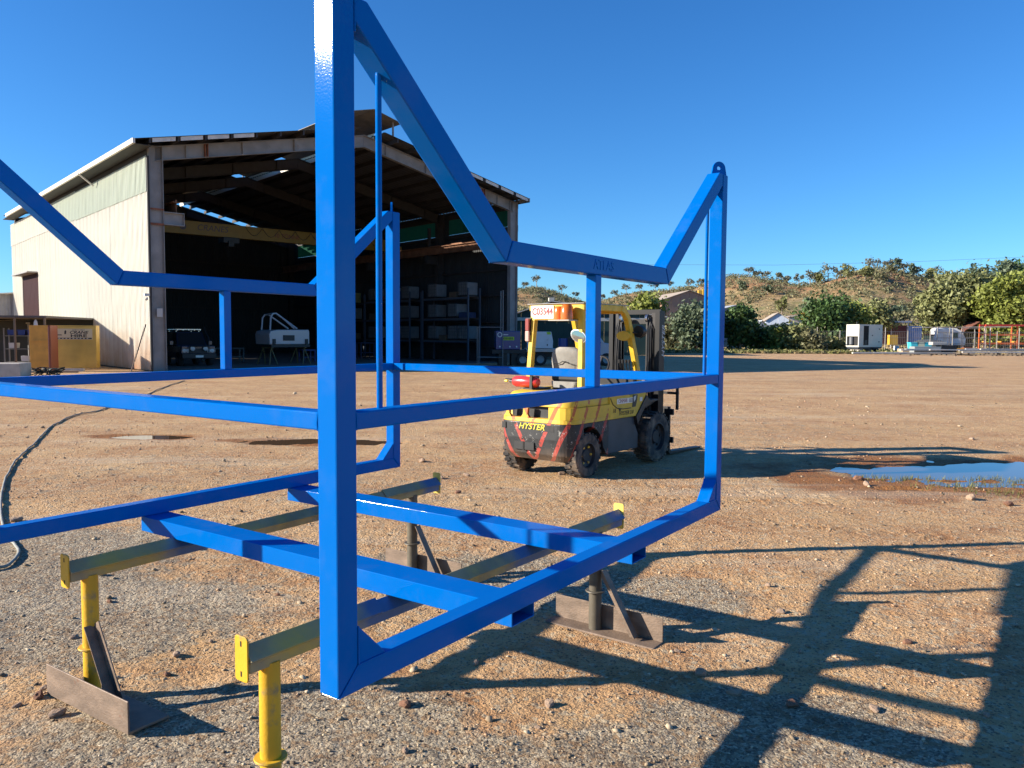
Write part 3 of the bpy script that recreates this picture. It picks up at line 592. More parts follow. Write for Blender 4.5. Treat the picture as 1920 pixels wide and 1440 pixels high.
# bonnet with grille openings
ploft([(.703, (-.535, .45, .575, .20)), (.755, (-.53, .45, .57, .20))], 'bonnet_lower', FY, bevel=.004)
ploft([(.905, (-.50, .45, .56, .19)), (1.00, (-.47, .45, .55, .19)), (1.065, (-.40, .45, .52, .20)), (1.085, (-.30, .45, .45, .18))], 'bonnet_top', FY, bevel=.012, smooth=True)
for (ya, yb) in ((-.20, -.04), (-.0, .0)): pass
b = MB(); b.add([], [])
b.loft([[(x, y, z) for x, y in plan(-.40, .44, .50, .15)] for z in (.756, .904)]); b.build('radiator_duct', FD, fk)
b = MB(); b.loft([[(x, y, z) for x, y in [(.45, -.573), (-.335, -.573), (-.40, -.56), (-.46, -.53), (-.50, -.48), (-.523, -.41), (-.53, -.24), (-.47, -.24), (-.42, -.42), (-.33, -.50), (.45, -.50)]] for z in (.7555, .9045)]); b.build('bonnet_corner', FY, fk)
for (ya, yb) in ((.09, .15), (.385, .43)):
    b = MB(); b.prism([(ya-.035, .7555), (yb+.05, .7555), (yb+.012, .80), (yb, .9045), (ya-.012, .9045), (ya, .80)], -.531, -.49, 'x'); b.build('grille_pillar', FY, fk, bevel=.004)
b = MB(); b.prism([(.45, .7555), (.45, .9045), (-.20, .9045), (-.28, .7555)], .50, .573, 'y'); b.build('bonnet_corner', FY, fk)
# right and left side panels
for s in (-1, 1):
    side = [(.4505, .703), (1.12, .703), (1.22, .80), (1.32, .90), (1.40, .98), (1.40, 1.14), (1.30, 1.15), (1.15, 1.02), (.98, .985), (.86, 1.06), (.70, 1.085), (.4505, 1.085)]
    MB().prism(side, s*.50, s*.575, 'y').build('side_panel', FY, fk, bevel=.008)
    MB().prism([(.4305, .25), (1.24, .25), (1.24, .45), (1.16, .58), (1.115, .70), (.4305, .70)], s*.36, s*.545, 'y').build('step_skirt', FG, fk, bevel=.008)
    MB().prism([(1.115, .70), (1.16, .575), (1.245, .70), (1.35, .80), (1.50, .86), (1.72, .88), (1.72, .905), (1.48, .905), (1.40, .975), (1.31, .895), (1.21, .79)], s*.42, s*.59, 'y').build('front_mudguard', FD, fk, bevel=.006)
    MB().box(.56, .72, s*.546, s*.549, .38, .56).build('step_recess', FD, fk) if s > 0 else None
MB().box(.4, 1.5, -.36, .36, .30, .72).build('chassis', FD, fk, bevel=.01); MB().box(.45, 1.25, -.50, .50, .703, .76).build('floor_plate', FD, fk)
MB().prism([(1.28, .76), (1.46, .76), (1.46, 1.22), (1.36, 1.30), (1.26, 1.24)], -.46, .46, 'y').build('dash', FD, fk, bevel=.02)
b = MB(); b.box(1.20, 1.38, -.30, .18, 1.02, 1.10); vent = b.build('pale_dash_vent', mat('pale_plastic', (.6, .6, .56), rough=.5, dirt=.3), fk, bevel=.012)
for q in range(7): inst_y = -.24+q*.055; MB().box(1.197, 1.1995, inst_y, inst_y+.028, 1.04, 1.085).build('slot', FD, vent)
# steering wheel + column
b = MB(); b.M = Matrix.Translation((1.08, .02, 1.36)) @ Matrix.Rotation(R(-58), 4, 'Y'); b.tube([(.17*math.cos(a), .17*math.sin(a), 0) for a in np.linspace(0, 2*math.pi, 25)], .014, 8, caps=False); b.box(-.165, .165, -.014, .014, -.012, .004); b.cyl((0, 0, -.03), (0, 0, .02), .04, 12); b.cyl((0, .0, -.02), (.02, 0, -.32), .03, 10)
b.build('steering_wheel', FD, fk, smooth=True)
for q in range(4): MB().tube([(1.28, -.26-.05*q, 1.22), (1.22, -.26-.05*q, 1.36), (1.20, -.26-.05*q, 1.44)], .008, 6).cyl((1.2, -.26-.05*q, 1.42), (1.195, -.26-.05*q, 1.47), .017, 10).build('control_lever', FD, fk, smooth=True)
# seat: grey shell back, dark cushion
SG = mat('grey_seat_shell', (.25, .24, .215), rough=.7, var=.18, vscale=6, bump=.3, bscale=40)
b = MB(); rows = []
for (z, hw, xr) in ((1.20, .24, .30), (1.30, .265, .275), (1.45, .265, .24), (1.56, .24, .215), (1.62, .19, .205), (1.645, .11, .205)):
    rows.append([(xr+.03-.03*math.sin(a*1.0)**.5 if False else xr+.07*(1-math.sin(a)), hw*math.cos(a), z) for a in np.linspace(0, math.pi, 11)]+[(xr+.13, -hw*.8, z), (xr+.13, hw*.8, z)])
b.loft(rows); seat = b.build('seat_shell', SG, fk, smooth=True)
b = MB(); z0 = 1.42; b.tube([(.232, -.17, 1.28), (.225, -.17, z0), (.222, -.07, z0+.01), (.219, -.03, z0+.035), (.219, .03, z0+.035), (.222, .07, z0+.01), (.225, .17, z0), (.232, .17, 1.28)], .006, 6); b.build('shell_groove', FD, seat)
b = MB(); b.M = Matrix.Translation((.37, 0, 0)); b.loft([[(x, y, z) for x, y in plan(-.03, .06, hw, .03, 3)] for z, hw in ((1.24, .20), (1.35, .225), (1.5, .22), (1.60, .17), (1.625, .1))]); b.build('seat_back_cushion', FD, fk, smooth=True)
MB().box(.26, .76, -.24, .24, 1.19, 1.29).build('seat_cushion', FD, fk, bevel=.03, segs=3); b = MB(); b.loft([[(x, y, z) for x, y in plan(.20, .6, hw, .06, 4)] for z, hw in ((1.10, .19), (1.13, .205), (1.155, .215), (1.19, .22))]); b.build('seat_base', SG, fk, bevel=.004)
MB().box(.24, .66, -.20, .20, 1.0855, 1.10).build('seat_rail', FD, fk)
# overhead guard
def bar(name, pts, sx_, sy_, m=FYP, par=fk, bev=.008):
    """rectangular section bar along pts in the x-z plane with per point y; sx_ = depth along path normal, sy_ = width along y"""
    b = MB(); rings = []
    P = [Vector(p) for p in pts]
    for i, p in enumerate(P):
        d = (P[min(i+1, len(P)-1)]-P[max(i-1, 0)]).normalized(); n = Vector((-d.z, 0, d.x)); n = n.normalized() if n.length > .1 else Vector((1, 0, 0))
        rings.append([p+n*sx_/2+Vector((0, sy_/2, 0)), p+n*sx_/2-Vector((0, sy_/2, 0)), p-n*sx_/2-Vector((0, sy_/2, 0)), p-n*sx_/2+Vector((0, sy_/2, 0))])
    b.loft(rings); return b.build(name, m, par, bevel=bev, segs=1)
for s in (-1, 1):
    bar('guard_rear_pillar', [(.00, s*.42, 1.07), (.03, s*.405, 1.50), (.06, s*.38, 2.0), (.07, s*.375, 2.16)], .075, .075)
    bar('guard_front_pillar', [(1.44, s*.47, .86), (1.38, s*.46, 1.15), (1.28, s*.45, 1.50), (1.16, s*.44, 1.85), (1.09, s*.435, 2.03), (1.00, s*.43, 2.13), (.90, s*.43, 2.165)], .085, .075)
    bar('guard_side_rail', [(.03, s*.41, 2.165), (.92, s*.43, 2.165)], .085, .06)
MB().box(.025, .045, -.42, .39, 2.0, 2.21).build('guard_rear_plate', FYP, fk, bevel=.006)
MB().box(.99, 1.07, -.43, .43, 2.10, 2.16).build('guard_front_bar', FYP, fk, bevel=.006)
for q in range(6): y = -.32+q*.128; MB().box(.05, 1.0, y-.012, y+.012, 2.17, 2.205).build('guard_roof_bar', FYP, fk)
MB().box(.0, 1.12, -.45, .45, 2.207, 2.215).build('roof_sheet', mat('roof_sheet_grey', (.32, .31, .29), rough=.5, var=.2), fk)
MB().box(.9, 1.85, -.42, .42, 2.150, 2.172).build('front_canopy_strip', mat('roof_sheet_grey', (.3, .3, .3)), fk) if False else None
# number plate, beacon, lamps, mirror
WP = mat('white_plate', (.72, .70, .62), rough=.4, var=.08, vscale=20); RED = mat('plate_red', (.25, .015, .02), rough=.4)
b = MB(); b.prism([(.40, 2.19), (.40, 2.06), (.35, 2.015), (.03, 2.015), (.03, 2.19)], .012, .016, 'x'); pl = b.build('number_plate', WP, fk, bevel=.001, segs=1)
text('C03544', 'plate_lettering', RED, fk, (.0105, .21, 2.108), (math.pi/2, 0, -math.pi/2), .125, .001, sx=.84, off=.0025)
b = MB(); [b.box(.0085, .0112, .36-q*.031-.012, .36-q*.031, 2.030, 2.038) for q in range(10)]; b.build('plate_small_print', RED, fk)
AMB = mat('amber_lens', (.85, .20, .01), rough=.2, trans=.35, coat=.3); b = MB(); b.lathe([(.0, .13), (.055, .13), (.078, .10), (.085, .0), (.085, -.06), (.0, -.06)], 20, 'z', (-.09, -.255, 2.06)); b.build('beacon', AMB, fk, smooth=True)
b = MB(); b.lathe([(.0, .10), (.045, .10), (.062, .07), (.066, 0), (.066, -.07), (.0, -.07)], 18, 'z', (-.07, -.115, 2.07)); b.build('beacon', AMB, fk, smooth=True)
MB().box(-.19, .03, -.35, -.03, 1.985, 1.998).build('beacon_bracket', mat('clear_base', (.4, .38, .33), rough=.3), fk)
LR = mat('red_lens', (.28, .05, .04), rough=.25, coat=.4); b = MB().box(-.03, .01, .405, .465, 1.86, 2.02); tl = b.build('tail_lamp', LR, fk, bevel=.008); MB().box(-.03, .01, .405, .465, 1.72, 1.857).build('tail_lamp', mat('pale_lens', (.6, .36, .3), rough=.25, coat=.4), fk, bevel=.008); MB().box(.0105, .03, .395, .475, 1.71, 2.03).build('lamp_holder', FD, fk)
def oval(name, c, ax, az, yaw, m, par):
    b = MB(); b.M = Matrix.Translation(c) @ Matrix.Rotation(yaw, 4, 'Z') @ Matrix.Rotation(R(28), 4, 'X'); b.lathe([(0, -.012), (.75, -.012), (.95, -.004), (1., .008), (.97, .02), (.0, .045)], 20, 'x'); b.v = b.v; o = b.build(name, m, par, smooth=True); return o
b = MB(); b.M = Matrix.Translation((.02, -.36, 1.79)) @ Matrix.Rotation(R(24), 4, 'X') @ Matrix.Diagonal((.6, .125, .078, 1)); b.lathe([(0, .03), (.9, .02), (1., 0), (1., -.008), (.88, -.010)], 24, 'x'); mir = b.build('mirror', CHR, fk, smooth=True)
b = MB(); b.M = Matrix.Translation((.008, -.36, 1.79)) @ Matrix.Rotation(R(24), 4, 'X') @ Matrix.Diagonal((.6, .108, .066, 1)); b.lathe([(0, -.002), (1., 0)], 24, 'x'); b.build('mirror_glass', mat('mirror_glass', (.35, .37, .38), rough=.05, metal=1.), mir)
MB().tube([(.06, -.42, 1.80), (.04, -.40, 1.79), (.03, -.37, 1.79)], .01, 6).build('mirror_arm', FD, fk)
b = MB(); b.M = Matrix.Translation((1.02, -.43, 1.80)) @ Matrix.Diagonal((1, .12, .07, 1)); b.lathe([(0, .05), (.8, .04), (1., 0), (.9, -.02), (0, -.02)], 20, 'x'); b.build('work_lamp', FYP, fk, smooth=True)
b = MB(); b.M = Matrix.Translation((1.30, -.52, 1.86)) @ Matrix.Diagonal((.09, .09, .09, 1)); b.lathe([(0, .9), (.8, .7), (1., 0), (.9, -.6), (0, -.6)], 18, 'x'); b.build('work_lamp', FD, fk, smooth=True); MB().tube([(1.14, -.44, 1.86), (1.2, -.5, 1.84), (1.28, -.52, 1.84)], .012, 6).build('lamp_arm', FD, fk)
# wheels
def tyre(name, c, r, wd, s, rimcol, nl):
    w_ = MB(); hw = wd/2
    w_.lathe([(r*.55, -hw*.92), (r*.72, -hw), (r*.90, -hw*.96), (r*.955, -hw*.80), (r*.955, hw*.80), (r*.90, hw*.96), (r*.72, hw), (r*.55, hw*.92)], 40, 'y', c)
    ty = w_.build(name, RUB, fk, smooth=True)
    lg = MB()
    for k in range(nl):
        a = 2*math.pi*k/nl; da = 2*math.pi/nl
        for (ya, yb, sh) in ((-hw*.96, -.004, 0), (.004, hw*.96, .5)):
            a0 = a+sh*da; pts = []
            for (yy, off) in ((ya, .28 if ya < -.01 else 0), (yb, 0 if ya < -.01 else .28)):
                for aa in (a0+off*da-.27*da, a0+off*da+.27*da):
                    for rr in (r*.94, r): pts.append((c[0]+rr*math.cos(aa), c[1]+yy, c[2]+rr*math.sin(aa)))
            lg.add(pts, [(0, 1, 3, 2), (4, 6, 7, 5), (0, 4, 5, 1), (2, 3, 7, 6), (1, 5, 7, 3), (0, 2, 6, 4)])
    tr = lg.build('tread_lugs', RUB, ty); tr['kind'] = 'stuff'
    rm = MB().lathe([(r*.57, s*hw*.93), (r*.53, s*hw*.95), (r*.50, s*hw*.55), (r*.30, s*hw*.40), (r*.24, s*hw*.62), (.0, s*hw*.62)], 32, 'y', c).build('rim', rimcol, ty, smooth=True)
    for k in range(6):
        a = 2*math.pi*k/6; MB().cyl((c[0]+r*.385*math.cos(a), c[1]+s*hw*.42, c[2]+r*.385*math.sin(a)), (c[0]+r*.385*math.cos(a), c[1]+s*hw*.62, c[2]+r*.385*math.sin(a)), r*.055, 6).build('wheel_nut', FYP if r < .3 else RIM, ty)
    return ty
for s in (-1, 1):
    tyre('rear_wheel', (-.05, s*.485, .292), .29, .20, s, RIM, 22); tyre('front_wheel', (1.70, s*.50, .365), .36, .25, s, RIM, 26)
# mast
MBK = mat('mast_black', (.006, .006, .007), rough=.45, spec=.3)
for s in (-1, 1):
    b = MB(); x0, x1 = 2.02, 2.18; yo = s*.43; yi = s*.36
    b.box(x0, x1, yo-s*.015, yo, .10, 2.17); b.box(x0, x0+.018, yi, yo-s*.0151, .10, 2.17); b.box(x1-.018, x1, yi, yo-s*.0151, .10, 2.17); b.build('outer_mast_channel', MBK, fk)
    b = MB(); b.box(x0+.03, x1+.05, yi-s*.02, yi-s*.004, .14, 2.14); b.box(x0+.03, x0+.045, yi-s*.075, yi-s*.0201, .14, 2.14); b.box(x1+.035, x1+.05, yi-s*.075, yi-s*.0201, .14, 2.14); b.build('inner_mast_channel', STL, fk)
    MB().cyl((2.05, s*.27, .2), (2.05, s*.27, 1.55), .035, 14).cyl((2.05, s*.27, 1.55), (2.05, s*.27, 2.08), .022, 12).build('lift_cylinder', FD, fk, smooth=True)
    b = MB(); b.lathe([(.02, -.02), (.055, -.02), (.06, -.014), (.05, 0), (.06, .014), (.055, .02), (.02, .02)], 20, 'y', (2.04, s*.22, 2.06)); b.build('chain_wheel', CHR, fk, smooth=True)
    MB().box(2.02, 2.032, s*.22-.012, s*.22+.012, .7, 2.05).build('lift_chain', STL, fk)
    for q in range(3): MB().tube([(2.0, s*(.30-.03*q), .9), (1.99, s*(.31-.03*q), 1.4), (2.01, s*(.30-.03*q), 1.9), (2.06, s*(.29-.03*q), 2.02), (2.10, s*(.28-.03*q), 1.9)], .010, 6).build('hydraulic_hose', FD, fk, smooth=True)
    bar('tilt_cylinder', [(1.4, s*.34, .72), (2.06, s*.34, .86)], .07, .07, STL)
MB().box(2.09, 2.13, -.41, .41, 2.12, 2.19).build('mast_crosshead', MBK, fk); MB().box(2.20, 2.27, -.33, .33, 1.98, 2.05).build('mast_crosshead', STL, fk); MB().box(2.08, 2.12, -.41, .41, .32, .42).build('mast_crosshead', FD, fk)
for z in (.20, .62): MB().box(2.32, 2.36, -.52, .52, z, z+.09).build('carriage_bar', FD, fk, bevel=.004)
for s in (-1, 1):
    b = MB(); b.prism([(2.36, .05), (2.41, .01), (3.50, .01), (3.50, .02), (2.45, .06), (2.405, .10), (2.405, .74), (2.36, .74)], s*.38-.06, s*.38+.06, 'y'); b.build('fork', FD, fk, bevel=.004)
for y in (-.56, -.2, .2, .56): MB().box(2.355, 2.385, y-.018, y+.018, .70, 1.22).build('load_backrest_bar', FD, fk)
for z in (.93, 1.20): MB().box(2.351, 2.389, -.58, .58, z, z+.035).build('load_backrest_bar', FD, fk)
# lettering
YL = mat('yellow_lettering', (.75, .62, .06), rough=.4); WL = mat('white_lettering', (.6, .6, .56), rough=.5); BK = mat('black_lettering', (.02, .018, .016), rough=.5); NV = mat('navy_lettering', (.03, .03, .09), rough=.5)
for o_ in list(COL.objects):
    if o_.parent == fk and o_.name.split('.')[0] in ('counterweight', 'tow_socket', 'lamp_recess', 'bonnet_lower', 'bonnet_top', 'radiator_duct', 'bonnet_corner', 'grille_pillar') or o_.name.startswith('tow_pin'):
        for vv in o_.data.vertices: vv.co.x = .45+(vv.co.x-.45)*.92
text('HYSTER', 'maker_lettering', YL, fk, (-.4585, .02, .645), (math.pi/2, 0, -math.pi/2), .105, .002, sx=1.12, shear=.3, off=.0012)
sd_ = lambda x, z: (x, -.5775, z)
text('HYSTER 3.0', 'model_lettering', BK, fk, sd_(.86, .765), (math.pi/2, 0, 0), .075, .001, shear=.3)
text('18', 'unit_number', BK, fk, sd_(.56, .81), (math.pi/2, 0, 0), .08, .001)
b = MB(); b.prism([(.66, .845), (.70, .77), (.685, .84), (.72, .83)], -.5785, -.5765, 'y'); b.build('bolt_mark', BK, fk)
st = MB().box(.62, 1.06, -.578, -.5765, .895, .965).build('hire_sticker', WP, fk); text('CINMAR', 'sticker_lettering', RED, st, (.77, -.5785, .93), (math.pi/2, 0, 0), .072, .0008, sx=.85)
b = MB(); [b.box(.93, 1.04, -.5795, -.5782, z, z+.008) for z in (.908, .925, .942)]; b.build('sticker_small_print', NV, st)
b = MB(); b.tube([(.46+.0, -.577, .98), (.52, -.577, .90), (.62, -.577, .845), (.78, -.577, .822), (.985, -.577, .825)], .006, 6); b.build('panel_trim', FD, fk)
b = MB(); b.prism([(1.02, .83), (1.11, .835), (1.15, .93), (1.16, 1.0), (1.03, 1.0)], -.5785, -.5768, 'y'); bt = b.build('torn_sticker', BK, fk)
b = MB(); b.prism([(1.06, .90), (1.10, .93), (1.12, .99), (1.05, .97)], -.5800, -.5788, 'y'); b.build('sticker_patch', WL, bt)
MB().box(1.22, 1.29, -.5785, -.5768, .90, .955).build('small_decal', WP, fk)
text('HYSTER', 'mast_lettering', WL, fk, (2.15, -.4315, 1.72), (math.pi/2, -math.pi/2, 0), .13, .001, shear=.3, sx=1.05)
# extinguisher resting on the bonnet
ex = thing('fire_extinguisher', 'small red fire extinguisher lying across the back of the forklift bonnet', 'extinguisher', (0, 0, 0))
ex.location = fk.matrix_basis @ Vector((-.10, .40, 1.185)); ex.rotation_euler = (0, 0, math.pi/2-.677)
b = MB(); b.lathe([(0, -.22), (.05, -.215), (.072, -.18), (.075, 0), (.075, .14), (.06, .18), (.02, .2), (0, .2)], 18, 'y'); b.build('cylinder', mat('extinguisher_red', (.55, .035, .03), rough=.25, coat=.4), ex, smooth=True)
MB().cyl((0, .19, 0), (0, .26, 0), .02, 10).box(-.012, .012, .22, .33, .02, .035).build('valve', STL, ex); MB().cyl((0, .30, 0), (0, .345, .0), .016, 10).build('cap', YL, ex)
MB().box(-.08, .08, -.17, -.13, -.09, .078).build('strap', FD, ex); MB().box(-.02, .30, -.20, .02, -.10, -.078).build('bracket', FD, ex)
# ================================================================ BIG SHED (open fronted, portal frames, gantry crane)
SH = Vector((-16.75, 36.95, 0)); US = Vector((.748, .663, 0)).normalized(); SANG = math.atan2(US.y, US.x); SW, SL = 22.8, 32.0; EV, AP = 10.45, 12.9
shed = thing('open_shed', 'tall open fronted industrial shed with cream sheeted side wall and grey steel portal', 'shed', SH, SANG)
def sh(a, b, z=0): return SH + Matrix.Rotation(SANG, 3, 'Z') @ Vector((a, b, z))
def sh_at(px, Y):   # shed coordinates of a surveyed point
    p = at(px, 640, Y); q = Matrix.Rotation(-SANG, 3, 'Z') @ (Vector((p.x, p.y, 0))-SH); return q.x, q.y
CREAM = mat('cream_sheet', (.64, .62, .53), rough=.5, var=.14, vscale=.8, dirt=.45, dirtcol=(.50, .46, .37), dscale=1.2, stretch=(2.5, 2.5, .22), rusth=(.5, 2.2, (.42, .20, .07)))
GREEN_S = mat('weathered_green_sheet', (.42, .47, .38), rough=.55, var=.18, vscale=1.5, dirt=.4, dirtcol=(.52, .52, .42), dscale=1.5, stretch=(2.5, 2.5, .25))
STEEL = mat('grey_painted_steel', (.23, .225, .22), rough=.6, var=.22, vscale=1.5, rust=.22, rscale=1.1, dirt=.3, dirtcol=(.14, .13, .12), dscale=2)
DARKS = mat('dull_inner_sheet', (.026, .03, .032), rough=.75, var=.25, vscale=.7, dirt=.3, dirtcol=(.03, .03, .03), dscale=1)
ROOFM = mat('roof_sheet', (.07, .07, .072), rough=.7, var=.2, vscale=.5); FASC = mat('white_fascia', (.62, .60, .54), rough=.5, var=.12, dirt=.3, dirtcol=(.4, .36, .3))
MAR = mat('maroon_door', (.03, .008, .010), rough=.7, spec=.1)
def sheet_mesh(w_, h, pitch=.19, d=.032):
    """one corrugated sheet, standing in the x-z plane, ribs proud on -y"""
    xs = []; x = 0
    prof = []
    while x < w_-1e-4:
        for dx, dy in ((0, 0), (pitch*.36, 0), (pitch*.46, -d), (pitch*.86, -d), (pitch*.96, 0)):
            if x+dx <= w_: prof.append((x+dx, dy))
        x += pitch
    prof.append((w_, 0)); b = MB(); n = len(prof)
    vs = [(a, c, 0) for a, c in prof]+[(a, c, h) for a, c in prof]
    b.add(vs, [(i, i+1, n+i+1, n+i) for i in range(n-1)]); return b
def tilt_y(o, ang): o.rotation_euler = ang
# left side wall: plane a=0, b from 0 to SL; sheets .76 m wide (door opening 24-29)
lo = sheet_mesh(.76, 8.35).build('wall_sheet', CREAM, shed, norm=False); hi = sheet_mesh(.76, 1.62).build('upper_wall_sheet', GREEN_S, shed, norm=False)
lo_h = sheet_mesh(.76, 2.49).build('wall_sheet', CREAM, shed, norm=False); hi2 = sheet_mesh(.76, 1.62).build('upper_wall_sheet', CREAM, shed, norm=False)
n = int(SL/.76); first = [True]*4
def put(proto, idx, nm, loc):
    if first[idx]: o = proto; first[idx] = False; o.location = loc
    else: o = inst(proto, nm, shed, loc)
    o.rotation_euler = (0, 0, -math.pi/2)
    return o
for k in range(n+1):
    b1 = (k+1)*.76-.002
    if 24.2 < b1 < 29.6: put(lo_h, 2, 'wall_sheet', (-.10+random.uniform(-.004, .004), b1, 5.91))
    else: put(lo, 0, 'wall_sheet', (-.10+random.uniform(-.004, .004), b1, .05))
    o = put(hi if b1 < 19 else hi2, 1 if b1 < 19 else 3, 'upper_wall_sheet', (-.13+random.uniform(-.004, .004), b1, 8.30 if b1 < 13 else 8.36))
# dark door
dr = MB().box(-.07, -.03, 23.9, 29.0, 0, 5.9).build('side_door', MAR, shed); MB().box(-.75, -.05, 23.7, 29.2, 5.88, 5.96).build('door_hood', STEEL, shed)
for q in range(12): MB().box(-.078, -.0705, 23.9+q*.425+.02, 23.9+q*.425+.40, .02, 5.88).build('panel', MAR, dr)
# portal frames
def ibeam_v(name, a, b, z0, z1, dw=.62, fw=.30, m=STEEL, tf=.03):
    """I column, web along a"""
    mb = MB(); mb.box(a-dw/2, a-dw/2+tf, b-fw/2, b+fw/2, z0, z1); mb.box(a+dw/2-tf, a+dw/2, b-fw/2, b+fw/2, z0, z1); mb.box(a-dw/2+tf, a+dw/2-tf, b-.012, b+.012, z0, z1)
    o = mb.build(name, m, shed); return o
def rafter(name, b, fw=.26, dp=.66, m=STEEL):
    for s in (0, 1):
        a0, a1 = (0.31, SW/2-.004) if s == 0 else (SW-.31, SW/2+.004); mb = MB()
        def zt(a): return EV-.1+(AP-EV)*(min(a, SW-a)/(SW/2))
        for (o0, o1, hw) in ((0, -.03, fw/2), (-.03, -dp+.03, .012), (-dp+.03, -dp, fw/2)):
            mb.prism([(a0, zt(a0)+o0), (a1, zt(a1)+o0), (a1, zt(a1)+o1), (a0, zt(a0)+o1)], b-hw, b+hw, 'y')
        for q in range(4):
            aa = a0+(a1-a0)*(q+.5)/4; mb.prism([(aa-.01, zt(aa)-.032), (aa+.01, zt(aa)-.032), (aa+.01, zt(aa)-dp+.032), (aa-.01, zt(aa)-dp+.032)], b-fw/2+.01, b+fw/2-.01, 'y')
        mb.build(name, m, shed)
bays = [.15, 8.1, 16.1, 24.1, 31.8]
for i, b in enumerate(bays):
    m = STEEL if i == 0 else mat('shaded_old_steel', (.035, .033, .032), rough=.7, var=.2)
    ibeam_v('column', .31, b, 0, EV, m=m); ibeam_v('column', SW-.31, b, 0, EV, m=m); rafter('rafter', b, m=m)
    # crane rail corbels
    for a0, a1 in ((.62, 1.55), (SW-.62, SW-1.55)):
        mb = MB(); mb.box(a0, a1, b-.16, b+.16, 7.42, 7.46); mb.box(a0, a1, b-.16, b+.16, 6.86, 6.9); mb.box(a0, a1, b-.012, b+.012, 6.9, 7.42); mb.box(a1-.02 if a1 > a0 else a1, a1 if a1 > a0 else a1+.02, b-.159, b+.159, 6.9, 7.42); mb.build('corbel', m, shed)
    if i: 
        for a0 in (1.25, SW-1.25): MB().box(a0-.12, a0+.12, b-.06, b+.06, 8.05, 9.4).build('hanger_plate', m, shed)
# rust at front joints: splice plates
RUSTY = mat('bare_rust', (.20, .075, .04), rough=.85, var=.4, vscale=6)
def zt(a): return EV-.1+(AP-EV)*(min(a, SW-a)/(SW/2))
for a in (2.6, 2.72, SW-2.9, SW-2.78): MB().box(a-.02, a+.02, -.02, .018+.14, zt(a)-.64, zt(a)-.02).build('splice_plate', RUSTY, shed)
MB().box(-.004, .02, -.005, .2, 6.0, 6.0).build('x', STEEL, shed) if False else None
for (z, h) in ((6.80, .10), (7.50, .08)): MB().box(.005, .615, -.006, .0, z, z+h).build('rust_band', RUSTY, shed)
# white notice on the left column
nt_ = MB().box(.20, .46, -.012, -.005, 2.55, 2.95).build('notice', mat('faded_notice', (.45, .44, .42), rough=.6), shed)
# crane rails and crane
for a in (1.25, SW-1.25):
    mb = MB(); mb.box(a-.16, a+.16, .2, SL-.4, 7.47, 7.50); mb.box(a-.012, a+.012, .2, SL-.4, 7.50, 7.97); mb.box(a-.16, a+.16, .2, SL-.4, 7.97, 8.0); mb.box(a-.035, a+.035, .2, SL-.4, 8.0, 8.1)
    mb.build('runway_beam', mat('sunlit_orange_beam', (.22, .10, .05), rough=.8, var=.35, vscale=2), shed)  # orange sunlight along the runway beam is painted into its base colour
crane = thing('gantry_crane', 'yellow overhead crane beam spanning inside the open shed', 'crane', sh(0, 13.6, 0), SANG)
CY = mat('crane_yellow', (.27, .16, .012), rough=.5, var=.1)
MB().box(1.05, SW-1.05, -.22, .22, 8.15, 9.0).build('girder', CY, crane, bevel=.01)
for a in (1.25, SW-1.25): MB().box(a-.18, a+.18, -1.7, 1.7, 8.12, 8.42).build('end_carriage', CY, crane, bevel=.02)
MB().box(8.6, 9.7, -.5, .5, 7.75, 8.14).box(8.9, 9.3, -.6, -.3, 7.5, 7.9).build('hoist', FD, crane, bevel=.03); MB().cyl((9.1, 0, 6.9), (9.1, 0, 7.8), .03, 8).build('hoist_rope', STL, crane)
text('CRANES', 'crane_lettering', mat('crane_letters', (.07, .05, .06), rough=.5), crane, (8.0, -.223, 8.62), (math.pi/2, 0, 0), .55, .001, shear=.2)
MB().lathe([(0, 0), (.22, 0), (.22, .004), (0, .004)], 20, 'y', (6.1, -.226, 8.62)).build('crane_logo', MATS['crane_letters'], crane)
text('10 TONNE', 'crane_lettering', mat('crane_red', (.2, .03, .03), rough=.5), crane, (13.2, -.223, 8.55), (math.pi/2, 0, 0), .4, .001)
# hanging festoon cable
mb = MB()
for q in range(9):
    a0 = 10.2+q*1.2; mb.tube([(a0+1.2*t, -.26, 8.95-.55*math.sin(math.pi*t)) for t in np.linspace(0, 1, 7)], .018, 5)
mb.build('festoon_cable', FD, crane, norm=False)
# roof sheets (with open ridge), purlins, soffit panels
def roof_strip(s, b0, b1, a0, a1, name, m, lift=.26):
    """sheet covering b0..b1 on slope s, from a0 (eave) to a1 (towards ridge)"""
    def P(a): return (a if s == 0 else SW-a)
    mb = MB(); z0 = EV-.1+(AP-EV)*a0/(SW/2)+lift; z1 = EV-.1+(AP-EV)*a1/(SW/2)+lift; nn = 6; pts = []
    for k in range(nn+1):
        f = k/nn; bb = b0+(b1-b0)*f; dz = .03 if k % 2 else 0
        pts.append(((P(a0), bb, z0+dz), (P(a1), bb, z1+dz)))
    vs = [p for q in pts for p in q]+[(x, y, z-.012) for q in pts for (x, y, z) in q]; k = len(pts)*2
    fs = [(2*i, 2*i+1, 2*i+3, 2*i+2) for i in range(nn)]+[(k+2*i, k+2*i+2, k+2*i+3, k+2*i+1) for i in range(nn)]+[(0, k, k+1, 1), (2*nn, 2*nn+1, k+2*nn+1, k+2*nn)]
    fs += [(2*i, 2*i+2, k+2*i+2, k+2*i) for i in range(nn)]
    mb.add(vs, fs); return mb.build(name, m, shed, norm=False)
for s in (0, 1):
    q = 0; b = -.9
    while b < SL-1.2:
        roof_strip(s, b, b+1.14, (-.85 if s == 0 else -.12), SW/2-.75, 'roof_sheet', ROOFM); b += 1.141
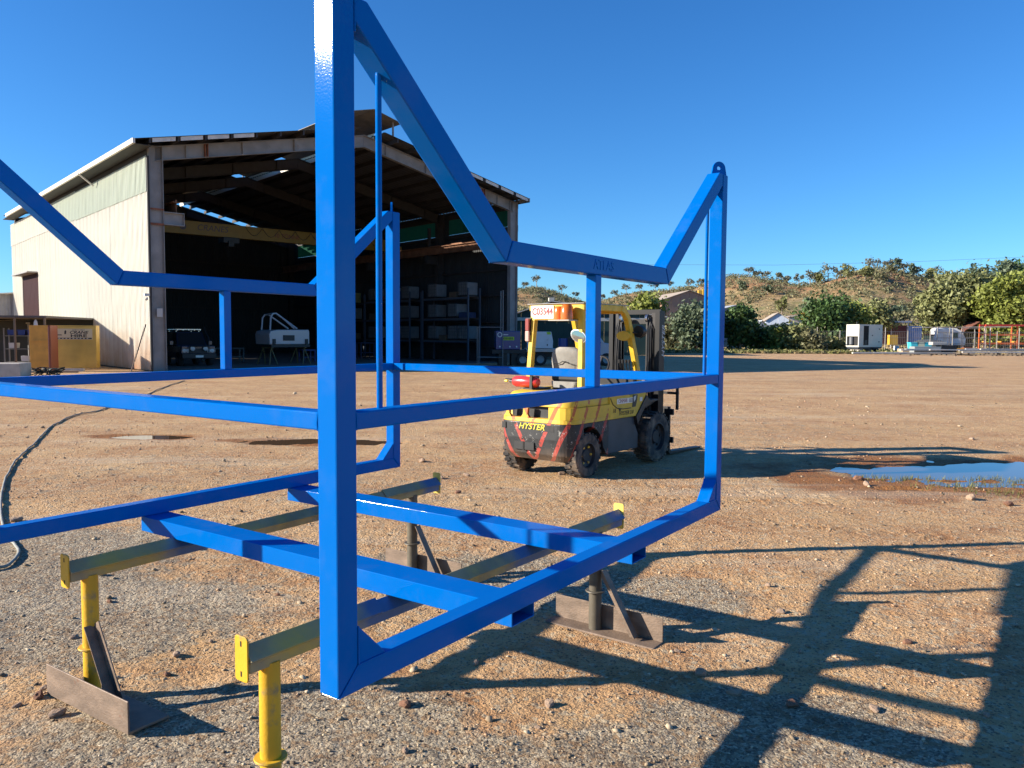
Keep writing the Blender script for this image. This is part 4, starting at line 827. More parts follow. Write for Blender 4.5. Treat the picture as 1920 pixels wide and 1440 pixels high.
for s in (0, 1):
    for a in np.arange(-.2, SW/2-.8, 1.25):
        P = a if s == 0 else SW-a; z = EV-.1+(AP-EV)*a/(SW/2)
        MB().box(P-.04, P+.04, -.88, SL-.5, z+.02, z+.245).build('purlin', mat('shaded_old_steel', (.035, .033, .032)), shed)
# white lining panels under the front overhang, between the purlins
for s in (0, 1):
    al = list(np.arange(-.2, SW/2-.8, 1.25))
    for j, a in enumerate(al[:-1]):
        if (s == 0 and j > 3) or (s == 1 and j > 3): continue
        P0, P1 = a+.10, a+1.12; f = lambda x: EV-.1+(AP-EV)*x/(SW/2)
        pts = [(P0, f(P0)+.05), (P1, f(P1)+.05), (P1, f(P1)+.235), (P0, f(P0)+.235)]
        if s: pts = [(SW-x, z) for x, z in pts]
        MB().prism(pts, -.86, -.84, 'y').build('soffit_panel', FASC, shed)
# barge and gutter on the left and right
f = lambda a: EV-.1+(AP-EV)*a/(SW/2)
MB().box(-.96, -.852, -.92, SL-2.4, f(-.85)+.04, f(-.85)+.26).build('gutter', FASC, shed); MB().box(SW+.125, SW+.22, -.92, SL-.2, f(-.12)+.04, f(-.12)+.26).build('gutter', STEEL, shed)
MB().box(-.845, -.14, -.88, SL-.6, f(-.85)+.03, f(-.85)+.05).build('eave_soffit', DARKS, shed)
MB().cyl((-.98, 8.5, f(-1)+.1), (-.3, 8.3, f(-1)-.5), .05, 8).build('downpipe', FASC, shed)
# ridge ventilator standing above the open ridge
def vent(z_off=0):
    g = thing  # noqa
    c = SW/2; zr = AP+1.1; hw = 1.8; ze = zr-.45
    for s in (-1, 1):
        for (g0, g1) in ((-1.0, 5.4), (6.6, 12.4), (13.6, 19.8), (21.0, SL+.1)):
            mb = MB(); mb.prism([(c, zr), (c+s*hw, ze), (c+s*hw, ze-.03), (c, zr-.03)], g0, g1, 'y'); mb.build('ridge_vent_sheet', mat('vent_sheet', (.17, .155, .13), rough=.6, var=.2), shed)
        MB().box(c+s*(hw-.10)-.02, c+s*(hw-.10)+.02, 14.5, SL-.3, f(SW/2-hw)+.2, ze+.02).build('vent_side_sheet', DARKS, shed)
        if s > 0: MB().box(c+.80, c+.86, .4, SL-.4, f(SW/2-.8)+.0, f(SW/2-.8)+.45).build('ridge_upstand', mat('upstand_white', (.8, .78, .7), rough=.5), shed)
        for b in np.arange(-.6, SL, 4.1): MB().box(c+s*(hw-.35)-.04, c+s*(hw-.35)+.04, b-.04, b+.04, f(SW/2-hw+.35)+.26, ze+.08).build('vent_post', STEEL, shed)
vent()
# right wall (inside seen): plane a=SW. Sheets with girts; pale strip windows near the top
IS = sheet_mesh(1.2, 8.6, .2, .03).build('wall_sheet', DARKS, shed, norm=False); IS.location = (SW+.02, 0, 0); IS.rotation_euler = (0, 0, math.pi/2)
for k in range(int(SL/1.2)+1):
    z = 0 if k else 0
    if k: o = inst(IS, 'wall_sheet', shed, (SW+.02, k*1.2, 0), (0, 0, math.pi/2))
wm = mat('green_translucent_sheet', (.10, .34, .24), rough=.5, trans=.0, var=.15); 
def transl(name, col):
    m = bpy.data.materials.new(name); m.use_nodes = True; t = m.node_tree; t.nodes.clear(); o = _n(t, 'ShaderNodeOutputMaterial'); d = _n(t, 'ShaderNodeBsdfDiffuse'); d.inputs[0].default_value = (*col, 1); tr = _n(t, 'ShaderNodeBsdfTranslucent'); tr.inputs[0].default_value = (*col, 1)
    ms = _n(t, 'ShaderNodeMixShader'); ms.inputs[0].default_value = .8; t.links.new(d.outputs[0], ms.inputs[1]); t.links.new(tr.outputs[0], ms.inputs[2]); t.links.new(ms.outputs[0], o.inputs[0]); return m
TRG = transl('green_window_sheet', (.07, .22, .15))
for (b0, b1) in ((.6, 7.4), (9.0, 15.6), (17.2, 23.8), (25.4, 31)):
    k = int((b1-b0)/.85); wq = (b1-b0)/k
    for q in range(k): MB().box(SW-.02, SW+.02, b0+q*wq, b0+(q+1)*wq-.015, 8.95, 10.0).build('window_sheet', TRG, shed)
    for z in (8.62, 10.02): MB().box(SW-.08, SW+.02, b0-.3, b1, z, z+.30).build('girt', mat('shaded_old_steel', (.035, .033, .032)), shed)
for (b0, b1) in ((0, .598), (7.402, 8.998), (15.602, 17.198), (23.802, 25.398), (31.002, SL)): MB().box(SW, SW+.02, b0, b1, 8.6, 10.3).build('infill_sheet', DARKS, shed)
MB().box(SW+.0225, SW+.04, 0, SL, 8.55, 8.94).build('infill_sheet', DARKS, shed); MB().box(SW+.0225, SW+.04, 0, SL, 10.01, EV+.05).build('infill_sheet', DARKS, shed)
for z in (.9, 2.6, 4.4, 6.1): MB().box(SW-.16, SW-.03, .4, SL, z, z+.12).build('girt', MATS['shaded_old_steel'], shed)
# back wall with a doorway gap, and its upper part
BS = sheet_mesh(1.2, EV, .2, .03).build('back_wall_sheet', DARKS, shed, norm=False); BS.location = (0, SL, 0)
for k in range(1, int(SW/1.2)):
    inst(BS, 'back_wall_sheet', shed, (k*1.2, SL, 0))
MB().prism([(0, EV-.01), (SW, EV-.01), (SW/2, AP+.1)], SL, SL+.03, 'y').build('back_gable', DARKS, shed)
for z in (2., 4., 6., 8.): MB().box(.3, SW-.3, SL-.2, SL-.08, z, z+.12).build('girt', MATS['shaded_old_steel'], shed)
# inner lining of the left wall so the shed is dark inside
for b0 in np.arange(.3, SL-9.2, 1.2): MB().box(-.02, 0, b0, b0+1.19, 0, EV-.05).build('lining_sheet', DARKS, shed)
slab = MB().box(0, SW, .0, SL, -.2, .02).build('floor_slab', mat('oily_concrete', (.16, .15, .14), rough=.7, var=.3, vscale=.5, dirt=.4, dirtcol=(.06, .055, .05), dscale=.6), None, loc=SH, rot=(0, 0, SANG)); tag(slab, kind='structure')
# wall camera / light on the left front corner
cmn = MB().box(-.35, -.12, -.10, .05, 3.5, 3.62).cyl((-.25, -.05, 3.4), (-.30, -.16, 3.34), .06, 10).build('security_camera', FASC, shed)
MB().cyl((-.08, -.05, .1), (-.08, -.05, 9.9), .06, 8).build('downpipe', mat('shaded_old_steel', (.035, .033, .032)), shed)

# ================================================================ THINGS IN AND AROUND THE SHED
GLASS = mat('dark_glass', (.02, .025, .03), rough=.06, spec=.7); CHRM = mat('chrome_trim', (.5, .5, .5), rough=.2, metal=.9); LAMP = mat('lamp_glass', (.55, .55, .52), rough=.15)
TYR = mat('black_tyre', (.02, .02, .02), rough=.85)
def wheel(par, c, r, wd, s, rimm):
    t_ = MB().lathe([(r*.6, -wd/2), (r*.93, -wd/2), (r, -wd*.35), (r, wd*.35), (r*.93, wd/2), (r*.6, wd/2)], 24, 'y', c).build('wheel', TYR, par, smooth=True)
    MB().lathe([(r*.62, s*wd*.42), (r*.55, s*wd*.3), (r*.2, s*wd*.2), (0, s*wd*.3)], 20, 'y', c).build('rim', rimm, t_, smooth=True); return t_
# dark blue four wheel drive facing out (local x forward)
a, b = 3.9, 6.6
suv = thing('four_wheel_drive', 'dark blue four wheel drive parked nose out just inside the shed, roof rack on top', 'car', sh(a, b), SANG-math.pi/2-R(6))
NVB = mat('navy_car_paint', (.012, .03, .06), rough=.25, coat=.6)
mb = MB(); mb.loft([[(x, s*y, z) for (s, y, z) in [(-1, .86, .45), (-1, .90, .80), (-1, .86, 1.12), (1, .86, 1.12), (1, .90, .80), (1, .86, .45)]] for x in (-2.3, -1.0, .3, 1.2, 2.15, 2.28)]); mb.build('body', NVB, suv, bevel=.04)
mb = MB(); mb.loft([[(x0, -.80, 1.125), (x0, .80, 1.125), (x1, .68, 1.88), (x1, -.68, 1.88)] for (x0, x1) in ((-2.2, -2.1), (.95, .35))]); mb.build('cabin', NVB, suv, bevel=.03)
mb = MB(); mb.add([(.975, -.72, 1.17), (.975, .72, 1.17), (.42, .61, 1.82), (.42, -.61, 1.82)], [(0, 1, 2, 3)]); mb.build('windscreen', GLASS, suv)
for s in (-1, 1):
    mb = MB(); mb.add([(.75, s*.803, 1.2), (-.3, s*.803, 1.2), (-.3, s*.70, 1.80), (.35, s*.70, 1.80)], [(0, 1, 2, 3)]); mb.build('side_window', GLASS, suv)
    for y in (.54, .72): MB().lathe([(0, 2.30), (.10, 2.29), (.115, 2.27), (.115, 2.25)], 16, 'x', (0, s*y, .86)).build('headlight', LAMP, suv, smooth=True)
    MB().lathe([(0, 2.46), (.11, 2.45), (.13, 2.42), (.10, 2.36)], 16, 'x', (0, s*.33, .98)).build('driving_light', LAMP, suv, smooth=True)
    for x in (-1.45, 1.45): wheel(suv, (x, s*.78, .40), .40, .26, s, mat('grey_rim', (.25, .25, .25), rough=.4))
    MB().box(.55, .75, s*.93, s*1.12, 1.15, 1.38).build('door_mirror', NVB, suv, bevel=.02)
MB().box(2.285, 2.30, -.45, .45, .74, .98).build('grille', FD, suv); mb = MB(); mb.prism([(2.28, .42), (2.5, .45), (2.5, .72), (2.28, .74)], -.88, .88, 'y'); mb.build('bull_bar', FD, suv, bevel=.02)
mb = MB(); [mb.tube([(2.45, y, .7), (2.47, y, 1.1)], .03, 8) for y in (-.5, .5)]; mb.tube([(2.47, -.5, 1.1), (2.47, .5, 1.1)], .03, 8); mb.build('bull_bar_hoop', STL, suv)
MB().box(2.505, 2.515, -.20, .20, .50, .62).build('number_plate', WP, suv)
mb = MB(); [mb.box(-1.9, .3, y-.02, y+.02, 1.95, 1.99) for y in np.linspace(-.6, .6, 5)]; [mb.box(x-.02, x+.02, -.64, .64, 1.99, 2.03) for x in (-1.9, -.8, .3)]; [mb.box(x-.02, x+.02, y-.02, y+.02, 1.88, 1.95) for x in (-1.7, 0) for y in (-.6, .6)]; mb.build('roof_rack', CHRM, suv)
MB().tube([(.9, .88, 1.1), (.85, .92, 1.5), (.5, .80, 1.95), (.45, .8, 2.15)], .035, 8).build('snorkel', FD, suv, smooth=True)
# stripped white ute cab on stands
a, b = 9.0, 5.2
cab = thing('white_cab_shell', 'stripped white ute cab shell without a roof raised on trestle stands', 'vehicle body', sh(a, b), SANG-math.pi/2+R(4))
WH = mat('white_car_paint', (.36, .38, .40), rough=.3, coat=.4)
mb = MB(); mb.loft([[(x, y, z) for (y, z) in [(-1.35, 1.18), (-1.38, 1.75), (-1.30, 1.95), (-.9, 2.03), (1.18, 2.05), (1.22, 1.9), (1.22, 1.18)]] for x in (-.9, .7, .78)]); mb.build('body_panel', WH, cab, bevel=.05, segs=3)
mb = MB(); mb.tube([(.5, -1.18, 2.0), (.45, -1.1, 2.75), (.4, -0.95, 2.95), (.4, -0.75, 2.98), (.5, 0.55, 2.1)], .055, 8); mb.tube([(-.5, -1.18, 2.0), (-.5, -1.1, 2.72), (-.5, -0.95, 2.9), (-.5, -0.75, 2.92), (-.5, 0.55, 2.1)], .05, 8); mb.tube([(.4, -0.9, 2.96), (-.5, -0.9, 2.9)], .05, 8); mb.tube([(.48, -0.4, 2.72), (.52, 0.35, 2.1)], .035, 8); mb.build('roof_frame', WH, cab, smooth=True)
MB().box(.785, .80, -.52, .22, 1.40, 1.72).build('dark_panel', FD, cab); MB().box(.70, .86, -1.3, 1.2, 1.02, 1.17).build('sill', FD, cab)
for y in (-1.1, 1.0): MB().box(.78, .86, y-.08, y+.08, 1.2, 1.5).build('bracket', FD, cab)
for y in (-1.1, 1.05):
    st_ = thing('stand', 'yellow folding stand under the %s end of the white cab shell' % ('right' if y < 0 else 'left'), 'stand', cab.matrix_basis @ Vector((0, y, 0)), SANG-math.pi/2)
    mb = MB(); [mb.tube([(x*1.7, .0+dy, .0), (x, 0, 1.0)], .03, 6) for x in (-.5, .5) for dy in (-.25, .25)]; mb.box(-.7, .7, -.05, .05, .96, 1.02); mb.build('stand_frame', mat('stand_yellow', (.16, .13, .05), rough=.5), st_)
# racking along the right wall with totes and boxes
def rack(a, b, ln, label, seed):
    rs = random.Random(seed); t = thing('pallet_rack', label, 'shelving', sh(a, b), SANG, 'pallet racks along the right wall')
    GR = mat('rack_blue_grey', (.06, .08, .11), rough=.5); lv = (1.4, 2.9, 4.3)
    for y in (0, ln):
        for x in (0, 1.0): MB().box(x-.05, x+.05, y-.05, y+.05, 0, 4.9).build('upright', GR, t)
    for z in lv:
        for x in (0, 1.0): MB().box(x-.03, x+.03, .05, ln-.05, z-.12, z).build('shelf_beam', GR, t)
        MB().box(-.02, 1.02, .06, ln-.06, z+.001, z+.03).build('shelf', mat('shelf_board', (.12, .09, .06), rough=.8), t)
    return [(z+.03, y) for z in lv[1:] for y in np.arange(.6, ln-.4, 1.15)]+[(lv[0]+.03, y) for y in np.arange(.6, ln-.4, 1.15)]
TOT = mat('tote_plastic', (.17, .18, .18), rough=.5, var=.15); CAGE = mat('cage_wire', (.10, .11, .12), rough=.5, metal=.5)
def tote(pos, rz, lab):
    t = thing('bulk_container', lab, 'container', pos, rz, 'caged bulk containers on the racks')
    MB().box(.0, .9, -.48, .48, .10, .95).build('tank', TOT, t, bevel=.05)
    mb = MB()
    for y in np.linspace(-.5, .5, 6): mb.box(-.03, -.01, y-.01, y+.01, .1, 1.0)
    for z in (.12, .35, .58, .8, .99): mb.box(-.045, -.031, -.51, .51, z-.01, z+.01)
    mb.build('cage', CAGE, t); MB().box(-.02, .92, -.5, .5, 0, .095).build('pallet', FD, t); return t
cols = [(.26, .22, .08), (.25, .05, .02), (.20, .19, .17), (.02, .04, .10), (.12, .08, .05)]
for (ri, (b0, ln, lab)) in enumerate(((2.4, 5.2, 'pallet rack nearest the shed front, beside the blue welder'), (9.2, 6.2, 'second pallet rack inside the shed, in the middle bay'), (17.2, 6.2, 'deepest pallet rack seen through the blue frame'))):
    for i, (z, y) in enumerate(rack(SW-2.2, b0, ln, lab, ri)):
        where = '%s in from the front on the %s shelf of the %s rack' % (ORD[int(round((y-.6)/1.15))], {0: 'bottom', 1: 'middle', 2: 'top'}[0 if z < 2 else (1 if z < 3.5 else 2)], ('front', 'middle', 'deepest')[ri])
        rs = random.Random(ri*50+i)
        if rs.random() < .55: tote(sh(SW-2.2+.02, b0+y, z), SANG, 'caged white container, '+where)
        elif rs.random() < .8:
            c_ = rs.choice(cols); h = rs.uniform(.35, .8); bx = MB().box(0, .8, -.42, .42, 0, h).build('stored_box', mat('box_%d' % cols.index(c_), c_, rough=.7, var=.2), None, bevel=.015, loc=sh(SW-2.15, b0+y, z), rot=(0, 0, SANG+rs.uniform(-.1, .1)))
            tag(bx, ['yellow', 'orange', 'pale grey', 'blue', 'brown'][cols.index(c_)]+' box, '+where, 'box', 'boxes stored on the racks')
for q, (a, b, wd, h, c_, lb) in enumerate([(14.5, 9, 1.4, 1.1, (.03, .05, .09), 'dark blue steel workbench standing on the shed floor behind the tall post'), (18.2, 12, 1.2, 1.2, (.03, .05, .10), 'dark blue drum cabinet in front of the second rack'), (6.2, 10, 2.4, .9, (.05, .06, .06), 'long dark bench behind the four wheel drive'), (11.6, 8, .9, .8, (.015, .03, .16), 'blue tool crate on the shed floor right of the white cab')]):
    t = thing('workbench' if q != 1 else 'cabinet', lb, 'bench' if q != 1 else 'cabinet', sh(a, b), SANG); m = mat('bench_%d' % q, c_, rough=.5)
    MB().box(0, wd, 0, .7, h-.08, h).build('top', m, t); MB().box(.05, wd-.05, .05, .65, h*.35, h*.35+.05).build('shelf', m, t)
    for x in (.05, wd-.05):
        for y in (.05, .65): MB().box(x-.04, x+.04, y-.04, y+.04, 0, h-.081).build('leg', m, t)

# blue engine welder on a skid and the service truck outside the right column
def shy(px, Y, z=0.): p = at(px, 640, Y); return Vector((p.x, p.y, z))
wl = thing('engine_welder', 'blue engine driven welder on a trailer with a lime label, left of the forklift pillar', 'welder', shy(951, 47), R(8))
WB = mat('welder_blue', (.008, .035, .16), rough=.35, coat=.3); MB().box(-.72, .72, -.45, .45, .95, 2.05).build('canopy', WB, wl, bevel=.04); MB().box(-.95, 1.1, -.5, .5, .72, .94).build('skid', FD, wl)
MB().box(-.35, .35, -.456, -.4505, 1.50, 1.70).build('lime_label', mat('lime_label', (.35, .55, .02), rough=.5), wl)
mb = MB(); [mb.box(-.30+q*.085, -.25+q*.085, -.459, -.457, 1.54, 1.66) for q in range(7)]; mb.build('label_print', BK, wl)
mb = MB(); mb.lathe([(.10, -.458), (.15, -.458), (.15, -.4515), (.10, -.4515)], 20, 'y', (-.5, 0, 1.82)); mb.box(-.35, .0, -.458, -.4515, 1.80, 1.85); mb.build('logo_ring', WL, wl)
for x in (-.5, .1, .5): MB().lathe([(0, -.47), (.05, -.47), (.05, -.4515)], 12, 'y', (x, 0, 1.12)).build('socket', WL, wl)
for x in (-.55, .2): MB().box(x, x+.5, -.38, .38, .0, .7).build('support_box', FD, wl)
for s in (-1, 1): wheel(wl, (.85, s*.55, .36), .36, .22, s, mat('grey_rim', (.25, .25, .25)))
# scaffold-like trolley left of the welder
tr = thing('pipe_trolley', 'tall dark pipe frame trolley standing left of the blue welder', 'trolley', shy(925, 46.5), R(10)); PG = mat('grey_pipe', (.14, .15, .16), rough=.5, metal=.3)
for x in (-.9, .5):
    for y in (-.4, .4): MB().tube([(x, y, 0), (x, y, 2.3 if x < 0 else 4.4)], .03, 6).build('upright', PG, tr)
for z in (.5, 2.25): MB().tube([(-.9, -.4, z), (.5, -.4, z), (.5, .4, z), (-.9, .4, z), (-.9, -.4, z)], .025, 6).build('rail', PG, tr)
tk = thing('service_truck', 'white service truck with a tool canopy, parked in the shed shadow behind the forklift', 'truck', shy(1065, 48), R(3))
WHS = mat('white_truck_paint', (.55, .58, .60), rough=.4, var=.06, dirt=.3, dirtcol=(.35, .3, .24))
mb = MB(); mb.prism([(-2.55, 1.02), (-1.02, 1.02), (-1.0, 1.45), (-1.12, 2.02), (-2.55, 2.02)], -.95, .2, 'y'); cn = mb.build('canopy', WHS, tk, bevel=.03); MB().prism([(-1.35, 1.85), (-1.13, 1.85), (-1.17, 2.0), (-1.42, 2.0)], -.956, -.952, 'y').build('lime_corner', mat('lime_label', (.35, .55, .02)), cn)
for x in (-2.3, -1.35): MB().box(x-.03, x+.03, -.96, -.951, 1.18, 1.28).build('latch', FD, cn)
MB().box(-2.6, .35, -1.0, 1.0, .82, 1.0).build('tray', mat('alloy_tray', (.3, .31, .32), rough=.4, metal=.6), tk); MB().box(-2.6, 2.7, -.45, .45, .5, .81).build('chassis', FD, tk)
mb = MB(); mb.prism([(.75, .62), (2.85, .62), (2.9, 1.05), (2.75, 1.28), (2.05, 1.38), (1.55, 2.08), (.75, 2.08)], -.92, .92, 'y'); mb.build('cab', mat('pale_blue_cab', (.30, .36, .42), rough=.3, coat=.4), tk, bevel=.05)
for s in (-1, 1): MB().prism([(.95, 1.35), (1.88, 1.35), (1.5, 1.95), (.95, 1.95)], s*.921, s*.925, 'y').build('side_window', GLASS, tk)
mb = MB(); mb.add([(2.06, -.78, 1.40), (2.06, .78, 1.40), (1.60, .72, 2.02), (1.60, -.72, 2.02)], [(0, 1, 2, 3)]); mb.build('windscreen', GLASS, tk)
for x in (-1.75, 2.2):
    for s in (-1, 1): wheel(tk, (x, s*.85, .38), .38, .25, s, mat('grey_rim', (.25, .25, .25)))
MB().tube([(1.7, -1.0, .9), (1.75, -1.02, 1.8), (1.62, -1.0, 2.15), (1.8, -1.0, 2.3)], .04, 8).build('snorkel', FD, tk, smooth=True)
dm = MB().lathe([(0, 0), (.28, 0), (.29, .3), (.28, .62), (0, .62)], 20, 'z').build('blue_drum', mat('drum_blue', (.01, .04, .2), rough=.4), None, smooth=True, loc=tk.matrix_basis @ Vector((-.35, -.4, 1.001))); tag(dm, 'blue drum standing on the truck tray behind the forklift mirror', 'drum')
cd = thing('hose_reel', 'black hose reel on the truck tray next to the blue drum', 'reel', tk.matrix_basis @ Vector((.15, -.3, 1.001))); MB().lathe([(.12, -.18), (.34, -.18), (.34, -.15), (.2, -.14), (.2, .14), (.34, .15), (.34, .18), (.12, .18)], 24, 'y', (0, 0, .40)).build('drum', FD, cd, smooth=True); MB().box(-.25, .25, -.2, .2, 0, .05).build('foot', FD, cd)

# ---- left yard: crane hire locker, cabinet door, lean-to, concrete blocks
LB = mat('locker_yellow', (.50, .33, .07), rough=.45, var=.18, vscale=1.2, dirt=.35, dirtcol=(.34, .19, .05), dscale=1.6)
p0 = gnd(97, 693); p1 = gnd(182, 693); ang = math.atan2((p1-p0).y, (p1-p0).x); wd = (p1-p0).length
lk = thing('hire_locker', 'big yellow steel locker with a faded crane hire sign, its left door swung open', 'locker', p0, ang)
MB().box(0, wd, 0, .45, .08, 2.10).build('body', LB, lk, bevel=.02); MB().box(.0, wd, -.02, .47, 2.10, 2.14).build('lid', LB, lk)
sg = MB().box(.17, wd-.17, -.012, -.002, 1.46, 1.98).build('sign_board', mat('sign_cream', (.52, .43, .27), rough=.5, dirt=.3, dirtcol=(.45, .33, .15)), lk)
text('CRANE', 'sign_lettering', BK, sg, (1.27, -.014, 1.80), (math.pi/2, 0, 0), .19, .001, sx=1.35, shear=.25, off=.005); text('HIRE', 'sign_lettering', BK, sg, (1.27, -.014, 1.635), (math.pi/2, 0, 0), .19, .001, sx=1.9, off=.006)
text('NORTH WEST', 'sign_lettering', BK, sg, (1.27, -.014, 1.92), (math.pi/2, 0, 0), .075, .001, sx=1.2); MB().box(.22, wd-.2, -.0145, -.0125, 1.48, 1.545).build('sign_band', BK, sg)
mb = MB(); [mb.box(.35+q*.16, .43+q*.16, -.0165, -.0148, 1.50, 1.525) for q in range(9)]; mb.build('band_print', WL, sg)
mb = MB(); mb.prism([(.28, 1.66), (.52, 1.66), (.50, 1.70), (.32, 1.70)], -.0145, -.0125, 'y'); mb.prism([(.62, 1.72), (.70, 1.72), (.72, 1.86), (.67, 1.92), (.63, 1.86)], -.0145, -.0125, 'y'); mb.build('crane_emblem', BK, sg)
MB().box(-.30, -.03, .05, .4, .06, 2.06).build('side_frame', mat('grey_locker_edge', (.3, .25, .25), rough=.5), lk)
dl = thing('steel_cabinet', 'orange yellow steel cabinet standing open left of the yellow locker', 'cabinet', gnd(57, 697), ang+R(8)); OY = mat('orange_yellow', (.60, .28, .04), rough=.45, var=.15, dirt=.3, dirtcol=(.3, .12, .03))
mb = MB(); mb.prism([(0, .25), (.12, .05), (.75, .05), (.75, 2.12), (0, 2.12)], 0, .05, 'y'); mb.build('door', OY, dl, bevel=.005); MB().box(.78, .86, 0, 1.2, .05, 2.12).build('door_post', mat('red_oxide', (.22, .06, .03), rough=.6), dl); MB().box(.0, .75, -.03, -.001, 1.38, 1.44).build('rib', OY, dl)
# lean-to roof
lt = thing('lean_to', 'low corrugated lean-to roof on posts against the shed side wall', 'lean-to', sh(-5.6, 11.0), SANG); zl0, zl1 = 2.35, 2.62
CI = mat('corrugated_iron', (.50, .45, .36), rough=.5, var=.15, dirt=.4, dirtcol=(.3, .2, .12), dscale=3)
for q in range(9):
    mb = MB(); nn = 10; pts = []
    for k in range(nn+1):
        y = q*.8+k*.08; dz = .022*(1 if k % 2 else 0); pts += [(0, y, zl0+dz), (5.3, y, zl1+dz)]
    mb.add(pts, [(2*i, 2*i+1, 2*i+3, 2*i+2) for i in range(nn)]); mb.build('roof_sheet', CI, lt, norm=False)
for x in (0.1, 2.6): 
    for y in (.2, 6.8): MB().box(x-.05, x+.05, y-.05, y+.05, 0, zl0-.1).build('post', STEEL, lt)
    MB().box(x-.04, x+.04, 0, 7.2, zl0-.1, zl0-.005).build('bearer', STEEL, lt)
# farther awning at the far left with shelves of junk
aw = thing('open_awning', 'dark flat awning on posts at the far left edge with shelves beneath', 'awning', gnd(-20, 693), ang)
MB().box(-3.5, 2.6, 0, 6, 2.50, 2.60).build('roof', mat('awning_dark', (.08, .07, .07), rough=.7), aw); MB().box(-3.5, 2.6, 6, 6.1, 0, 2.5).build('rear_wall', DARKS, aw)
for x in (-.2, 1.15, 2.5): MB().cyl((x, .1, 0), (x, .1, 2.5 if x > 0 else 3.7), .055 if x > 0 else .08, 10).build('post', mat('pole_timber', (.16, .12, .09), rough=.8), aw)
def shelf(loc, n, lab):
    t = thing('metal_shelf', lab, 'shelving', loc, ang); m = mat('shelf_steel', (.22, .21, .20), rough=.5)
    for x in (0, 1.5): 
        for y in (0, .5): MB().box(x-.025, x+.025, y-.025, y+.025, 0, 2.0).build('upright', m, t)
    for z in (.3, .95, 1.6): MB().box(0, 1.5, 0, .5, z, z+.03).build('shelf', m, t)
    return t
s1 = shelf(aw.matrix_basis @ Vector((.1, 1.3, 0)), 3, 'grey metal shelf under the awning holding blue bins')
binm = mat('bin_blue', (.01, .03, .22), rough=.4); whm = mat('bag_white', (.6, .6, .58), rough=.6)
for i, (x, z) in enumerate(((.15, 1.63), (.62, 1.63), (1.08, 1.63), (.2, .98), (.75, .33))):
    mb = MB(); mb.loft([[(x0, y0, z0) for x0, y0 in ((-w2, -.18), (w2, -.18), (w2, .18), (-w2, .18))] for z0, w2 in ((0, .16), (.26, .19))]); o = mb.build('storage_bin', binm if i < 3 else whm, None, bevel=.01, loc=s1.matrix_basis @ Vector((x+.15, .25, z+.032)), rot=(0, 0, ang)); tag(o, (('left', 'middle', 'right')[i]+' blue bin on the top shelf under the awning' if i < 3 else ('white tub on the middle shelf under the awning' if i == 3 else 'white tub on the lowest shelf under the awning')), 'bin', 'blue bins on the top shelf' if i < 3 else None)
gl = MB(); gl.loft([[(.10*math.cos(t)*s_, .06*math.sin(t)*s_, z) for t in np.linspace(0, 6.2831, 13)[:-1]] for z, s_ in ((-.95, .2), (-.85, .9), (-.4, 1.2), (-.1, .8), (0, .3))]); o = gl.build('hanging_sack', whm, None, smooth=True, loc=aw.matrix_basis @ Vector((2.05, .2, 2.42))); tag(o, 'long white sack hanging from the awning beside the open cabinet', 'sack')
CON = mat('old_concrete', (.42, .38, .33), rough=.85, var=.15, vscale=3, bump=.3, bscale=30)
o = MB().box(-1.7, 0, 0, 1.0, 0, .55).build('concrete_block', CON, None, bevel=.03, loc=gnd(38, 707), rot=(0, 0, ang)); tag(o, 'pale concrete block at the left edge in front of the awning', 'concrete block')
o = MB().box(0, 1.0, 0, .25, 0, .14).build('concrete_slab', CON, None, bevel=.02, loc=gnd(112, 697), rot=(0, 0, ang)); tag(o, 'small pale concrete piece lying in front of the yellow locker', 'concrete piece')
o = MB().box(0, 2.4, 0, .1, 0, .1).build('timber_length', mat('timber_grey', (.30, .22, .15), rough=.8), None, bevel=.01, loc=gnd(38, 699), rot=(0, 0, ang)); tag(o, 'length of grey timber lying between the block and the cabinet', 'timber')
o = MB().cyl((0, 0, 0), (.62, .25, 2.2), .03, 8).build('leaning_pole', mat('pole_timber', (.16, .12, .09)), None, smooth=True, loc=sh(-.95, .15)); tag(o, 'thin brown pole leaning against the cream shed wall near its corner', 'pole')
# heap of black cable
cb = MB(); rs = random.Random(4)
for q in range(26):
    c = Vector((rs.uniform(-.5, .5), rs.uniform(-.25, .25), rs.uniform(.05, .28))); r_ = rs.uniform(.12, .3); t0 = rs.uniform(0, 6); tl_ = rs.uniform(-.6, .6)
    cb.tube([c+Vector((r_*math.cos(t0+t), r_*math.sin(t0+t)*.6, abs(tl_)*r_*math.sin(t)+.02)) for t in np.linspace(0, 5, 10)], .022, 5)
o = cb.build('cable_heap', mat('black_cable', (.02, .022, .018), rough=.6), None, loc=gnd(90, 704), norm=False); tag(o, 'tangled heap of black cable on the ground before the locker', 'cable heap')
# small grey building far left
gb = thing('small_grey_building', 'small grey sheeted building at the far left beyond the awning', 'building', shy(-60, 60), SANG-R(8)); GBm = mat('grey_wall_sheet', (.36, .37, .38), rough=.6, var=.1); zt_ = at(20, 545, 60).z
w1 = (shy(46, 62)-shy(-60, 60)).length
for q in range(int(w1/.8)+1): o = sheet_mesh(.8, zt_-.2, .2, .03).build('wall_sheet', GBm, gb, norm=False); o.location = (w1-(q+1)*.8, 0, 0)
MB().prism([(-.4, zt_-.45), (w1+.3, zt_-.05), (w1+.3, zt_+.03), (-.4, zt_-.37)], -.5, 8, 'y').build('roof', mat('pale_roof', (.45, .47, .48), rough=.5), gb); MB().box(w1-.05, w1, .05, 7, 0, zt_-.1).build('side_wall', GBm, gb)
MB().box(w1-2.6, w1-1.7, -.06, -.035, 0, 2.1).build('door', FD, gb)
